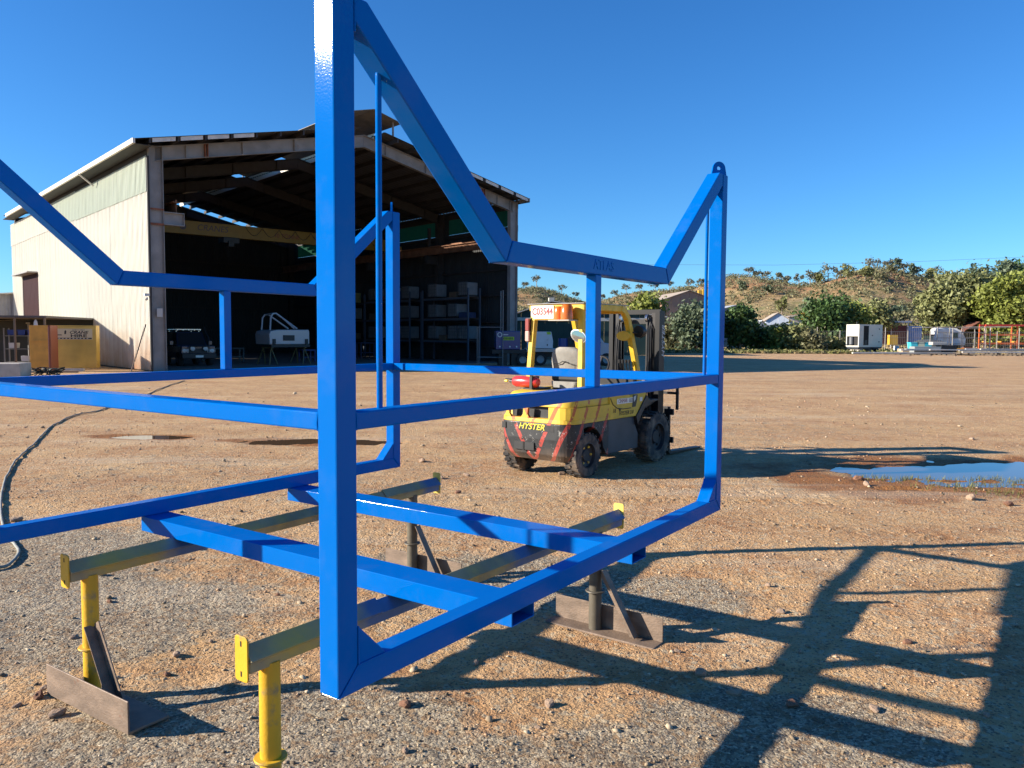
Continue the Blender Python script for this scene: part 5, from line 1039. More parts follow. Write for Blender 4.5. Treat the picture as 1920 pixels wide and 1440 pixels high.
# ================================================================ HILLS AND BACKGROUND
SKY_PX = [(-600, 600), (-200, 596), (0, 590), (300, 578), (600, 566), (900, 552), (975, 546), (1010, 541), (1060, 556), (1100, 566), (1130, 563), (1160, 553), (1200, 547), (1250, 546), (1300, 541), (1340, 529), (1365, 522), (1410, 521), (1450, 528), (1490, 537), (1510, 538), (1545, 530), (1580, 520), (1620, 510), (1650, 507), (1690, 512), (1720, 519), (1760, 523), (1800, 523), (1850, 521), (1920, 516), (2100, 506), (2400, 520), (2900, 545), (3600, 570)]
_tx = []; _te = []
for (a, b) in SKY_PX:
    r = ray(a, b); _tx.append(r.x/r.y); _te.append(r.z/r.y)
def hill_z(tx, Y):
    """tx = X/Y bearing, Y distance"""
    e = np.interp(tx, _tx, _te); RR = 330+70*np.sin(tx*5.5+1.0)+40*np.sin(tx*13)
    x = tx*Y; Hh = e*RR+CAM_H
    f = np.clip((Y-135)/(RR-135), 0, 1); prof = f**1.35*(1-.12*np.sin(f*math.pi*2))
    n1 = fbm(x*.02+9, Y*.02, 5, 91)-.48; n2 = fbm(x*.09, Y*.09, 4, 92)-.47
    z = Hh*prof+(n1*9+n2*2.2)*np.clip(f*1.6, 0, 1)*(1-f**4)*.8+n2*1.3*f
    back = np.clip((Y-RR)/420, 0, 1); return z*(1-.35*back)-.03+.02*sstep(95, 140, Y)
tt = np.linspace(-1.05, 2.3, 620); YY = np.concatenate([np.linspace(92, 420, 150), np.linspace(430, 900, 25)])
TX, YM = np.meshgrid(tt, YY); ZZ = hill_z(TX, YM); XX = TX*YM; nx = len(tt); ny = len(YY)
v = np.stack([XX.ravel(), YM.ravel(), ZZ.ravel()], 1); i = np.arange((ny-1)*nx).reshape(ny-1, nx)[:, :-1].ravel()
def hill_mat():
    m = bpy.data.materials.new('scrubby_hillside'); m.use_nodes = True; t = m.node_tree; p = t.nodes['Principled BSDF']; L = t.links.new; p.inputs['Roughness'].default_value = .95; p.inputs['Specular IOR Level'].default_value = .1
    g = _n(t, 'ShaderNodeNewGeometry'); P = g.outputs['Position']
    def noise(s, d=8, r=.65):
        n = _n(t, 'ShaderNodeTexNoise'); n.inputs['Scale'].default_value = s; n.inputs['Detail'].default_value = d; n.inputs['Roughness'].default_value = r; L(P, n.inputs[0]); return n.outputs[0]
    def ramp(x, a, b, c=0., d=1.):
        r = _n(t, 'ShaderNodeMapRange'); r.inputs[1].default_value = a; r.inputs[2].default_value = b; r.inputs[3].default_value = c; r.inputs[4].default_value = d; L(x, r.inputs[0]); return r.outputs[0]
    def mix(f, a, b):
        x = _n(t, 'ShaderNodeMix', data_type='RGBA'); L(f, x.inputs[0])
        for i_, q in ((6, a), (7, b)):
            if isinstance(q, tuple): x.inputs[i_].default_value = (*q, 1)
            else: L(q, x.inputs[i_])
        return x.outputs[2]
    c = mix(ramp(noise(.05), .42, .64), (.33, .255, .13), (.36, .215, .115)); c = mix(ramp(noise(.16), .44, .58), c, (.22, .20, .09))
    sx = _n(t, 'ShaderNodeSeparateXYZ'); L(P, sx.inputs[0]); hz = ramp(sx.outputs[2], 10, 22)
    mm = _n(t, 'ShaderNodeMath', operation='MULTIPLY'); L(hz, mm.inputs[0]); L(ramp(noise(.08), .42, .6), mm.inputs[1]); c = mix(mm.outputs[0], c, (.36, .18, .09))
    c = mix(ramp(noise(.9), .58, .66), c, (.46, .35, .22)); c = mix(ramp(noise(.5, 10, .8), .54, .62), c, (.10, .10, .045))
    L(c, p.inputs['Base Color']); b = _n(t, 'ShaderNodeBump'); b.inputs['Distance'].default_value = 1.2; b.inputs['Strength'].default_value = .8; L(noise(.35, 9, .7), b.inputs['Height']); L(b.outputs[0], p.inputs['Normal']); return m
hills = np_obj('hills', v, np.stack([i, i+1, i+1+nx, i+nx], 1), hill_mat()); tag(hills, kind='structure'); hills.data.polygons.foreach_set('use_smooth', np.ones(len(hills.data.polygons), bool))
def hz_at(x, y): return float(hill_z(np.array([x/y]), np.array([y]))[0]) if y > 93 else 0.
def leaves(name, C_, Rd, nq, ls, m, parent=None, shell=.55, flat=.0):
    """clumps of leaf-sized faces spread through ellipsoids; C_: centres (n,3), Rd: radii (n,3)"""
    C_ = np.asarray(C_, float); Rd = np.asarray(Rd, float); n = len(C_)
    d = rng.normal(size=(n, nq, 3)); d /= np.linalg.norm(d, axis=2, keepdims=True); r = (shell+(1-shell)*rng.random((n, nq, 1)))*(1+.18*rng.normal(size=(n, nq, 1)))
    p = C_[:, None]+d*r*Rd[:, None]; p = p.reshape(-1, 3); N = len(p)
    u = rng.normal(size=(N, 3)); u /= np.linalg.norm(u, axis=1, keepdims=True); w2 = np.cross(u, d.reshape(-1, 3)+.6*rng.normal(size=(N, 3))); w2 /= np.linalg.norm(w2, axis=1, keepdims=True)+1e-9
    s = (ls*rng.uniform(.6, 1.4, (N, 1))); V = np.stack([p-u*s, p+w2*s*.55, p+u*s, p-w2*s*.55], 1).reshape(-1, 3); F = np.arange(N*4).reshape(-1, 4)
    o = np_obj(name, V, F, m)
    if parent is not None: o.parent = parent
    return o
F_OL = foliage('olive_scrub', (.18, .175, .09), .5); F_GR = foliage('gum_leaves', (.21, .22, .085), .45); F_DK = foliage('dark_green_leaves', (.06, .11, .03), .5); F_LT = foliage('bright_leaves', (.21, .24, .05), .4); F_BL = foliage('blue_green_leaves', (.12, .155, .09), .45); F_DRY = foliage('dry_grass', (.40, .32, .17), .4); F_GG = foliage('green_grass', (.20, .20, .07), .4)
# scrub on the hillsides: far too many to count
n = 7500; tx = rng.uniform(-.25, 1.0, n); Yh = rng.uniform(140, 400, n); zz = hill_z(tx, Yh); xx = tx*Yh; k = fbm(xx*.025, Yh*.025, 3, 61) > .36; xx, Yh, zz = xx[k], Yh[k], zz[k]; m_ = len(xx); rr = rng.uniform(.5, 1.5, m_)*(1+.25*(Yh > 250))
tag(leaves('hill_scrub', np.stack([xx, Yh, zz+rr*.5], 1), np.stack([rr*1.2, rr*1.2, rr*.7], 1), 26, .34, F_OL), 'olive scrub and low bushes covering the rocky hills', kind='stuff')
n = 2600; tx = rng.uniform(-.2, 1.0, n); Yh = rng.uniform(105, 260, n); zz = hill_z(tx, Yh); xx = tx*Yh; rr = rng.uniform(.3, .8, n)
tag(leaves('dry_tussocks', np.stack([xx, Yh, zz+rr*.3], 1), np.stack([rr, rr, rr*.5], 1), 14, .22, F_DRY), 'straw coloured grass tussocks on the lower slopes', kind='stuff')
rks = mat('hill_rock', (.40, .20, .11), rough=.9, var=.3, vscale=1)
def tree(name, x, y, h, cw_, lab, cat, group, fm, nb=9, nq=170, ls=.28, trunk=.35, base=None, lean=0., open_=.5, bark=(.26, .21, .17), blob_r=.34, low=.35):
    z = hz_at(x, y) if base is None else base; t = thing(name, lab, cat, (x, y, z-.1), random.uniform(0, 6), group); rs = random.Random(int(x*7+y*13)); bk = mat('bark_%d' % int(bark[0]*100), bark, rough=.9, var=.3, vscale=4)
    b = MB(); ctr = []; top = Vector((lean*h*.3, 0, h*trunk)); b.tube([(0, 0, 0), top*.5+Vector((.1, .05, 0)), top], [h*.032, h*.026, h*.020], 7)
    for q in range(nb):
        a = q*2.4+rs.uniform(-.4, .4); rad = cw_*.5*(rs.uniform(.15, 1.)**.6)*(1-blob_r*.8); hh = h*(low+(1-low-.10)*((q+.5)/nb)**.8)*rs.uniform(.92, 1.05); rad *= math.sqrt(max(.15, 1-((hh/h-.62)/.5)**2))
        c = Vector((math.cos(a)*rad+lean*h*.3, math.sin(a)*rad, hh)); ctr.append(c); mid = (top+c)*.5+Vector((0, 0, -.06*h)); b.tube([top*.85, mid, c+Vector((0, 0, .05*h))], [h*.014, h*.009, h*.004], 5, caps=False)
    b.build('trunk', bk, t, norm=False)
    br = [cw_*blob_r*rs.uniform(.7, 1.15) for _ in ctr]; leaves('crown', [tuple(c) for c in ctr], [(r_, r_, r_*.72) for r_ in br], nq, ls, fm, t, shell=open_); return t
# gums along the skyline
sk = [(1005, 10, 6.5), (1052, 9, 6), (985, 7, 5), (1078, 6, 4.5), (1128, 6, 4), (1150, 7, 5), (1172, 9, 7), (1196, 7, 5), (1226, 9, 7), (1252, 8, 6), (1290, 9, 7), (1312, 7, 5), (1400, 7, 6), (1415, 5, 4), (1432, 6, 5), (1456, 6, 4), (1472, 6, 4), (1494, 8, 4.5), (1514, 9, 7), (1548, 9, 7), (1570, 5, 4), (1632, 9, 8), (1660, 7, 5), (1688, 7, 6), (1712, 6, 6), (1748, 8, 7)]
F_RG = foliage('grey_ridge_leaves', (.15, .15, .10), .35)
sk.sort(); sk = [(a_, b_*.72, c_*.85) for a_, b_, c_ in sk]
for q, (px_, h, cwid) in enumerate(sk):
    tx0 = (px_-960)/FPX; RR = 330+70*math.sin(tx0*5.5+1.0)+40*math.sin(tx0*13); y = RR*random.uniform(.93, 1.0)
    tree('ridge_gum_tree', tx0*y, y, h*random.uniform(.75, .95), cwid, 'sparse gum tree against the sky on the hill ridge, %s from the left' % ORD[q], 'tree', 'gum trees along the ridge', F_RG, nb=6, nq=38, ls=.36, trunk=.5, open_=.35, blob_r=.26, low=.55)
sl = sorted(random.uniform(1270, 1760) for _ in range(28))
for q in range(28):
    px_ = sl[q]; tx0 = (px_-960)/FPX; y = random.uniform(150, 290)
    tree('slope_tree', tx0*y, y, random.uniform(3.2, 6), random.uniform(3, 5), 'grey green scrub tree part way up the dry hillside, %s from the left' % ORD[q], 'tree', 'scrub trees on the slope', random.choice([F_GR, F_BL, F_OL]), nb=6, nq=60, ls=.36, trunk=.4, open_=.35)
def bx(px_, Y): p = at(px_, 640, Y); return p.x
# the nearer trees, each its own
T_ = tree
T_('weeping_gum', bx(1302, 90), 90, 5.7, 5.0, 'grey green weeping bush standing behind the forklift mast and right blue post', 'tree', None, F_BL, nb=16, nq=330, ls=.26, trunk=.18, low=.12, open_=.3)
T_('roof_edge_tree', bx(1212, 97), 97, 7.2, 5.0, 'bright green tree just above the forklift roof, left of the brown shed', 'tree', None, F_LT, nb=9, nq=260, ls=.26, low=.45)
T_('gum_tree', bx(1388, 92), 92, 5.2, 4.4, 'dark gum tree right of the tall blue post, over the parked white ute', 'tree', None, F_DK, nb=13, nq=300, ls=.25, low=.2, open_=.3)
T_('round_green_tree', bx(1552, 104), 104, 6.9, 6.8, 'dark green round tree left of the white generator box', 'tree', None, F_DK, nb=14, nq=360, ls=.27, trunk=.3, low=.28, open_=.35)
T_('light_green_tree', bx(1600, 108), 108, 6.6, 5.0, 'lighter green tree overlapping the right of the dark round tree', 'tree', None, F_LT, nb=9, nq=260, ls=.26, low=.3)
T_('pale_trunk_gum', bx(1640, 118), 118, 7.2, 5.5, 'grey green gum with a pale trunk behind the generator box', 'tree', None, F_GR, nb=11, nq=260, ls=.28, trunk=.45, bark=(.5, .45, .38), low=.42)
for (px_, Y, h, cwid, lab, fm, tk_) in [(1772, 128, 10.5, 8, 'large olive tree right of centre hanging over the white caravan', F_GR, .3), (1803, 132, 13.4, 10, 'broad grey green tree behind the caravan with a dark bent trunk', F_GR, .35), (1850, 138, 15.0, 11, 'tall rounded tree left of the bright right-hand trees', F_BL, .3), (1882, 122, 11.6, 8.5, 'bright yellow green tree above the orange rack', F_LT, .25), (1928, 124, 12.8, 9.5, 'bright yellow green tree cut by the right edge', F_LT, .25), (1915, 150, 16.5, 11, 'dark green tree rising highest at the right edge', F_DK, .4), (1995, 128, 13, 11, 'olive tree just beyond the right edge', F_GR, .3)]:
    T_('large_tree', bx(px_, Y), Y, h, cwid, lab, 'tree', 'large trees beyond the fence', fm, nb=20, nq=420, ls=.33, trunk=tk_, low=.14, open_=.4, blob_r=.27, bark=(.08, .065, .05))
for (px_, Y, h, cwid, lab, fm) in [(1428, 94, 3.3, 4.4, 'dark hedge bush right of the parked white ute', F_DK), (1462, 92, 3.4, 3.8, 'bushy bright shrub in the middle of the hedge', F_LT), (1492, 91, 3.3, 3.8, 'leafy green shrub left of the leaning fence stay', F_GR), (1520, 90, 2.4, 3.6, 'low spreading shrub beside the fence post', F_OL), (1250, 94, 3.6, 3.5, 'olive shrub showing through the forklift mast', F_OL), (1225, 95, 3.2, 3.2, 'light shrub left of the right mast channel', F_GR), (1562, 92, 1.6, 3.0, 'low weedy shrub left of the generator box', F_GG), (1185, 98, 4.0, 4.4, 'green shrub between the two mast channels', F_LT)]:
    T_('shrub', bx(px_, Y), Y, h, cwid, lab, 'shrub', 'shrubs along the fence', fm, nb=10, nq=230, ls=.20, trunk=.15, low=.10, open_=.25)
# verge grass
n = 2600; gxx = rng.uniform(16, 46, n); gyy = rng.uniform(83.5, 94, n)+gxx*.04; s_ = rng.uniform(.12, .45, n)
tag(leaves('verge_grass', np.stack([gxx, gyy, s_*.4], 1), np.stack([s_, s_, s_*.6], 1), 9, .16, F_GG), 'green and straw coloured weeds along the far edge of the yard', kind='stuff')
n = 2600; gxx = rng.uniform(14, 60, n); gyy = rng.uniform(83, 99, n)+gxx*.05; s_ = rng.uniform(.12, .35, n)
tag(leaves('verge_dry_grass', np.stack([gxx, gyy, s_*.4], 1), np.stack([s_, s_, s_*.5], 1), 8, .15, F_DRY), 'dry straw grass along the far edge of the yard', kind='stuff')
# tufts by the puddle
tf = []
for (px_, py_, n_, sp) in [(1652, 896, 60, .22), (1720, 897, 30, .16), (1850, 905, 90, .40), (1905, 898, 90, .35), (1815, 918, 50, .3), (1895, 925, 50, .3)]:
    p = gnd(px_, py_)
    for q in range(n_): tf.append((p.x+random.gauss(0, sp), p.y+random.gauss(0, sp*.5)))
mb = MB()
for (x_, y_) in tf:
    z_ = float(gz(x_, y_))
    for q in range(5):
        a = random.uniform(0, 6.28); h = random.uniform(.025, .075); l = random.uniform(.01, .05); w_ = .003; dx, dy = math.cos(a), math.sin(a)
        mb.add([(x_-dy*w_, y_+dx*w_, z_), (x_+dy*w_, y_-dx*w_, z_), (x_+dx*l, y_+dy*l, z_+h)], [(0, 1, 2)])
tag(mb.build('grass_tufts', F_GG, None, norm=False), 'thin green grass tufts at the edge of the right puddle', kind='stuff')

# ---------------------------------------------------------------- buildings beyond the yard
def gable(name, lab, px0, px1, Y0, eave, apex, depth, wallm, roofm, ang=0., cat='shed', group=None, ridge_frac=.5, door=None, over=.3):
    x0, x1 = bx(px0, Y0), bx(px1, Y0); W_ = (x1-x0)/math.cos(ang); t = thing(name, lab, cat, (x0, Y0, hz_at(x0, Y0)-.05), ang, group); xr = W_*ridge_frac
    nW = max(2, int(W_/1.1)); pw = W_/nW
    for q in range(nW):
        a, b_ = q*pw, (q+1)*pw-.03; ht = lambda x: eave+(apex-eave)*(x/xr if x < xr else (W_-x)/(W_-xr))
        pts = [(a, 0), (b_, 0), (b_, ht(b_))]+([(xr, apex)] if a < xr < b_ else [])+[(a, ht(a))]; MB().prism(pts, 0, .06, 'y').build('wall_panel', wallm, t)
    for s in (0, 1): x_ = .03 if s == 0 else W_-.03; MB().box(x_-.03, x_+.03, .061, depth, 0, eave-.03).build('side_wall', wallm, t)
    sl = (apex-eave)/xr; sr = (apex-eave)/(W_-xr)
    MB().prism([(-over, eave-over*sl+.04), (xr, apex+.04), (xr, apex+.12), (-over, eave-over*sl+.12)], -over, depth+over, 'y').build('roof', roofm, t)
    MB().prism([(W_+over, eave-over*sr+.04), (xr+.002, apex+.04), (xr+.002, apex+.12), (W_+over, eave-over*sr+.12)], -over, depth+over, 'y').build('roof', roofm, t)
    if door: MB().box(door[0]*W_, door[1]*W_, -.03, -.002, 0, door[2]).build('door', door[3], t)
    return t, W_
BRW = mat('brown_sheet', (.36, .22, .15), rough=.6, var=.15, vscale=.5, dirt=.3, dirtcol=(.22, .12, .08), dscale=.8); PALE = mat('pale_roof', (.45, .47, .48)); TANR = mat('tan_roof', (.42, .34, .25), rough=.6, var=.1)
GRN = mat('dark_green_sheet', (.02, .055, .045), rough=.6, var=.2, vscale=.6); CRW = mat('cream_wall', (.62, .58, .50), rough=.6, var=.1)
t, W_ = gable('brown_shed', 'brown sheeted gable shed behind the weeping bush, right of the forklift mast', 1240, 1345, 106, 6.6, 7.9, 14, BRW, TANR, R(6), over=.2)
MB().box(0.05, W_, -.02, -.004, 4.6, 4.68).build('rail', mat('rust_rail', (.16, .06, .03)), t)
t2, W2 = gable('grey_roof_shed', 'low grey roofed shed joined right of the brown shed, behind the tall post', 1350, 1408, 112, 5.6, 6.2, 12, mat('grey_wall_sheet', (.36, .37, .38)), PALE, R(4))
t3, W3 = gable('long_green_shed', 'long dark green walled shed with a pale low pitched roof behind the service truck', 955, 1245, 74, 3.6, 4.95, 12, GRN, mat('white_roof', (.62, .60, .55), rough=.5), R(2), ridge_frac=.27)
MB().box(W3*.27-.25, W3*.27+.25, -.3, .5, 5.05, 5.35).build('ridge_cap', CRW, t3); MB().box(.1, W3-.1, -.32, -.28, 3.2, 3.5).build('fascia', CRW, t3)
for q in range(14): MB().box(.2+q*.95, .25+q*.95, -.36, -.33, 3.5, 3.62).build('gutter_bracket', FD, t3)
gc = thing('shipping_container', 'dark green shipping container beyond the service truck tray', 'container', (bx(1008, 60), 60, 0), R(4)); MB().box(0, 2.9, 0, 2.4, .1, 2.7).build('body', GRN, gc)
for q in range(14): MB().box(.05+q*.2, .14+q*.2, -.03, -.002, .2, 2.6).build('rib', GRN, gc)
WHI = mat('white_wall', (.66, .66, .64), rough=.5, var=.06); BLW = mat('blue_white_wall', (.50, .56, .64), rough=.6)
h1, hw1 = gable('house', 'pale blue house with a tan roof above the hedge', 1435, 1478, 150, 4.2, 5.6, 10, BLW, TANR, R(-12), 'house', 'houses at the foot of the hill')
MB().box(.8, 1.8, -.03, -.002, 1.9, 3.4).build('window', GLASS, h1); MB().box(3, 3.9, -.03, -.002, 1.9, 3.4).build('window', GLASS, h1)
h2, hw2 = gable('house', 'small white house with a verandah left of the pale blue one', 1416, 1440, 142, 3.4, 4.4, 8, WHI, PALE, R(4), 'house', 'houses at the foot of the hill')
MB().box(.5, 1.1, -.03, -.002, 1.6, 2.8).build('window', GLASS, h2)
h3, _ = gable('house', 'cream flat roofed building with a yellow corner behind the dark round tree', 1478, 1525, 156, 4.6, 5.0, 8, CRW, TANR, 0, 'house', 'houses at the foot of the hill'); MB().box(2.2, 4.4, -.9, -.05, 4.2, 5.5).build('yellow_box', mat('yellow_box', (.6, .35, .04)), h3)
for q in range(3): MB().box(.5+q*1.3, 1.2+q*1.3, -.03, -.002, 2.4, 3.4).build('window', GLASS, h3)
cr_ = thing('yellow_crane_head', 'yellow machine head rising over the brown shed roof beside the blue post', 'machine', (bx(1322, 116), 116, 7.0)); m = mat('yellow_box', (.6, .35, .04)); MB().box(-.6, .5, -.4, .4, 0, 1.6).box(-1.2, -.61, -.3, .3, .9, 1.5).build('head', m, cr_, bevel=.06); MB().cyl((0, 0, -7), (0, 0, 0), .2, 8).build('mast', m, cr_); MB().box(.51, .9, -.2, .2, .3, .8).build('hook_block', FD, cr_)
rs_ = thing('red_lean_shed', 'dark red open shed with a white roof and blue side behind the generator', 'shed', (bx(1640, 118), 118, 0), R(2)); MB().box(0, 4.8, 0, 3, .8, 3.6).build('wall', mat('dark_red_sheet', (.12, .025, .02), rough=.6, var=.2), rs_); MB().box(-.4, 5.2, -.6, 3.2, 4.0, 4.25).build('roof', WHI, rs_)
for x_ in (.2, 2.2, 4.7): MB().box(x_-.05, x_+.05, -.5, -.4, 0, 4.0).build('post', WHI, rs_)
MB().box(4.85, 7.2, .2, 2.8, .8, 3.5).build('blue_side', mat('pale_blue_sheet', (.12, .25, .55), rough=.5), rs_)
for q in range(8): MB().box(4.9+q*.28, 4.98+q*.28, .15, .198, .9, 3.4).build('rib', WHI, rs_)
# caravan
cv = thing('caravan', 'white rounded caravan parked under the big trees', 'caravan', (bx(1756, 120), 120, 0), R(-4)); mb = MB(); mb.prism([(0, .7), (4.2, .7), (4.3, 1.6), (3.7, 2.8), (3.0, 3.2), (.6, 3.35), (.0, 3.1)], 0, 2.2, 'y'); mb.build('body', WHI, cv, bevel=.12, segs=3)
MB().box(2.3, 3.1, -.02, -.001, 1.7, 2.6).build('window', GLASS, cv); MB().box(.9, 1.5, -.02, -.001, .8, 2.7).build('door', CRW, cv); wheel(cv, (2.0, .05, .4), .4, .2, -1, mat('grey_rim', (.25, .25, .25)))
dk = thing('dark_tin_shed', 'rusty dark open shed to the right of the caravan', 'shed', (bx(1806, 124), 124, 0), R(3)); MB().prism([(0, 2.8), (2.4, 4.2), (4.8, 2.9), (4.8, 3.0), (2.4, 4.35), (0, 2.95)], -.3, 5, 'y').build('roof', mat('rusty_roof', (.16, .06, .04), rough=.8, var=.3), dk); MB().box(0.1, 4.7, 4.8, 4.9, 0, 2.9).build('rear_wall', FD, dk)
for x_ in (.1, 2.4, 4.7): MB().box(x_-.06, x_+.06, 0, .12, 0, 2.9).build('post', FD, dk)
gs = thing('garden_screen', 'small green and tan fence screen left of the caravan', 'screen', (bx(1732, 119), 119, 0), 0)
for q in range(5): MB().box(q*.3, q*.3+.27, 0, .05, .5, 2.1).build('board', mat('screen_green' if q < 3 else 'screen_tan', (.16, .28, .12) if q < 3 else (.5, .42, .25)), gs)
MB().box(-.1, 1.6, -.03, .08, 2.1, 2.3).build('cap_rail', mat('dark_red_sheet', (.12, .025, .02)), gs)
# white ute in the shade of the bush
ut = thing('parked_ute', 'white ute parked in the shade under the dark gum tree', 'car', (bx(1385, 98), 98, 0), R(4)); mb = MB(); mb.prism([(-2.2, .5), (2.2, .5), (2.25, .95), (1.9, 1.05), (1.0, 1.15), (.5, 1.7), (-.7, 1.72), (-.9, 1.15), (-2.2, 1.1)], -.85, .85, 'y'); mb.build('body', WHI, ut, bevel=.06)
MB().prism([(.45, 1.2), (.85, 1.2), (.42, 1.62), (-.55, 1.62), (-.55, 1.2)], -.86, -.852, 'y').build('side_window', GLASS, ut)
for x_ in (-1.4, 1.4): wheel(ut, (x_, -.75, .36), .36, .22, -1, mat('grey_rim', (.25, .25, .25)))
# generator box on a concrete slab
GW = mat('generator_cream', (.56, .55, .47), rough=.5, var=.06, dirt=.2, dirtcol=(.5, .45, .35)); GC = gnd(1612, 660); GY = GC.y
gn = thing('generator_box', 'cream canopied generator with open panels standing on blocks at the yard edge', 'generator', (bx(1611, 86.5), 86.5, 0), R(23))
hh = 3.15; zb_ = .78
mb = MB(); mb.box(0, 3.4, 0, .05, zb_, hh); mb.box(0, 3.4, 1.75, 1.8, zb_, hh); mb.box(0, 3.4, 0, 1.8, hh, hh+.05); mb.box(0, 3.4, .0, 1.8, zb_-.06, zb_-.001); mb.box(3.35, 3.4, .051, 1.749, zb_, hh); mb.build('canopy', GW, gn)
MB().box(.62, 1.35, -.012, -.002, zb_+.15, hh-.1).build('open_side_panel', mat('slot_shadow', (.01, .01, .01)), gn); MB().box(.75, 1.15, -.03, -.013, zb_+.2, 1.5).build('engine_glimpse', FD, gn)
for (x_, z_) in ((1.9, 2.0), (2.9, 2.7), (2.9, 1.3)): MB().lathe([(0, -.03), (.07, -.03), (.07, -.001)], 10, 'y', (x_, 0, z_)).build('vent_cap', FD, gn)
mb = MB(); mb.box(-.05, -.001, 0, 1.8, 1.9, hh+.05); mb.box(-.05, -.001, 0, .12, zb_, 1.899); mb.box(-.05, -.001, 1.68, 1.8, zb_, 1.899); mb.box(-.05, -.001, .121, 1.679, zb_, zb_+.1); mb.build('end_panel', GW, gn); MB().cyl((.15, 1.2, 1.0), (.15, 1.2, 1.8), .28, 14).build('silencer', mat('grey_pipe', (.14, .15, .16)), gn, smooth=True); MB().box(.2, .3, .1, 1.7, zb_, 1.88).build('inner_shadow_plate', FD, gn)
MB().box(.0, 3.4, .1, 1.7, .55, .715).build('base_frame', mat('navy_frame', (.02, .03, .05)), gn)
for x_ in (.3, 1.9): MB().box(x_, x_+.5, .2, 1.6, .12, .549).build('block', CON, gn)
MB().box(2.6, 3.1, .2, 1.6, .0, .549).build('leg_frame', mat('navy_frame', (.02, .03, .05)), gn); MB().lathe([(.2, -.12), (.32, -.12), (.34, 0), (.32, .12), (.2, .12)], 18, 'y', (2.15, -.1, .34)).build('wheel', TYR, gn, smooth=True)
MB().cyl((.5, .9, hh+.05), (.5, .9, hh+.35), .05, 8).build('exhaust', STL, gn)
o = MB().box(-1.2, 4.4, -.9, 2.6, 0, .11).build('concrete_pad', CON, None, bevel=.02, loc=gn.location, rot=(0, 0, R(8))); tag(o, 'pale concrete pad under the generator box', 'slab')
o = MB().lathe([(0, 0), (.28, 0), (.29, .4), (.28, .85), (0, .85)], 16, 'z').build('white_drum', WHI, None, smooth=True, loc=(bx(1681, 90), 90, 0)); tag(o, 'white drum standing right of the generator box', 'drum')
o = MB().box(0, 1.0, 0, .6, .9, 2.1).build('yellow_cabinet', m, None, loc=(bx(1668, 96), 96, 0)); tag(o, 'small yellow cabinet just right of the generator box', 'cabinet')
# lengths of steel and pipe on the ground
STW = mat('galvanised_length', (.50, .50, .48), rough=.45, metal=.2, var=.1); STC = mat('cream_length', (.55, .52, .44), rough=.5)
def length(px0, px1, Y0, z, w_, h, dy, m, lab, i): 
    x0, x1 = bx(px0, Y0), bx(px1, Y0+dy); L_ = math.hypot(x1-x0, dy); o = MB().box(0, L_, 0, w_, 0, h).build('steel_length', m, None, bevel=.01, loc=(x0, Y0, z), rot=(0, 0, math.atan2(dy, x1-x0))); tag(o, lab, 'steel length', 'steel lengths stacked at the yard edge'); return o
for i, a in enumerate([(1600, 1800, 80.5, .12, .25, .14, 1.5), (1640, 1830, 82, .14, .2, .12, 1.), (1690, 1800, 81.4, .45, .2, .14, 3.), (1745, 1925, 80.6, .50, .25, .12, 1.0), (1800, 1940, 81.6, .42, .2, .12, .5), (1806, 1960, 79.6, .30, .2, .12, .4), (1700, 1765, 83, .50, .4, .12, .6), (1812, 1990, 82.6, .55, .25, .14, .0), (1840, 1975, 80.2, .62, .2, .10, 1.4), (1600, 1722, 83, .12, .18, .12, 1.8)]):
    length(a[0], a[1], a[2], a[3], a[4], a[5], a[6], STW if i % 2 else STC, 'pale steel length in the stack at the yard edge, %s from the left' % ORD[[0, 2, 3, 5, 6, 7, 4, 8, 9, 1][i]], i)
for i, px_ in enumerate((1692, 1730, 1775, 1812, 1850, 1888, 1925)):
    o = MB().box(0, .2, -1.6, 3.2, 0, .118).build('bearer', mat('dark_bearer', (.10, .08, .06), rough=.8), None, loc=(bx(px_, 81), 81, 0)); tag(o, 'dark timber bearer on the ground under the steel lengths, %s from the left' % ORD[i], 'bearer', 'bearers under the steel lengths')
for i, px_ in enumerate((1812, 1868, 1915)): o = MB().box(0, .2, -.3, 2.4, .1181, .295).build('bearer', mat('dark_bearer', (.10, .08, .06)), None, loc=(bx(px_, 80.2), 80.2, 0)); tag(o, 'dark upper bearer within the stack of steel lengths, %s from the left' % ORD[i], 'bearer', 'bearers under the steel lengths')
o = MB().box(0, 4.2, 0, 1.2, .0, .6).build('beige_crate', mat('beige_crate', (.42, .32, .22)), None, bevel=.02, loc=(bx(1693, 84.5), 84.5, 0)); tag(o, 'long low beige crate left of the turquoise tubs', 'crate')
TQ = mat('turquoise_plastic', (.06, .50, .60), rough=.4)
for i, (px_, m2, lab) in enumerate(((1712, TQ, 'left turquoise plastic tub on the stacked steel'), (1724, mat('pale_tub', (.5, .55, .42)), 'pale tub between the two turquoise ones'), (1737, TQ, 'right turquoise plastic tub on the stacked steel'))):
    t = thing('plastic_tub', lab, 'tub', (bx(px_, 86), 86, .602), 0); mb = MB(); mb.loft([[(x_, y_, z_) for x_, y_ in ((-w_, -.4), (w_, -.4), (w_, .4), (-w_, .4))] for z_, w_ in ((0, .36), (.62, .44))]); mb.build('tub_body', m2, t, bevel=.03); MB().box(-.47, .47, -.43, .43, .621, .68).build('rim', m2, t, bevel=.01)
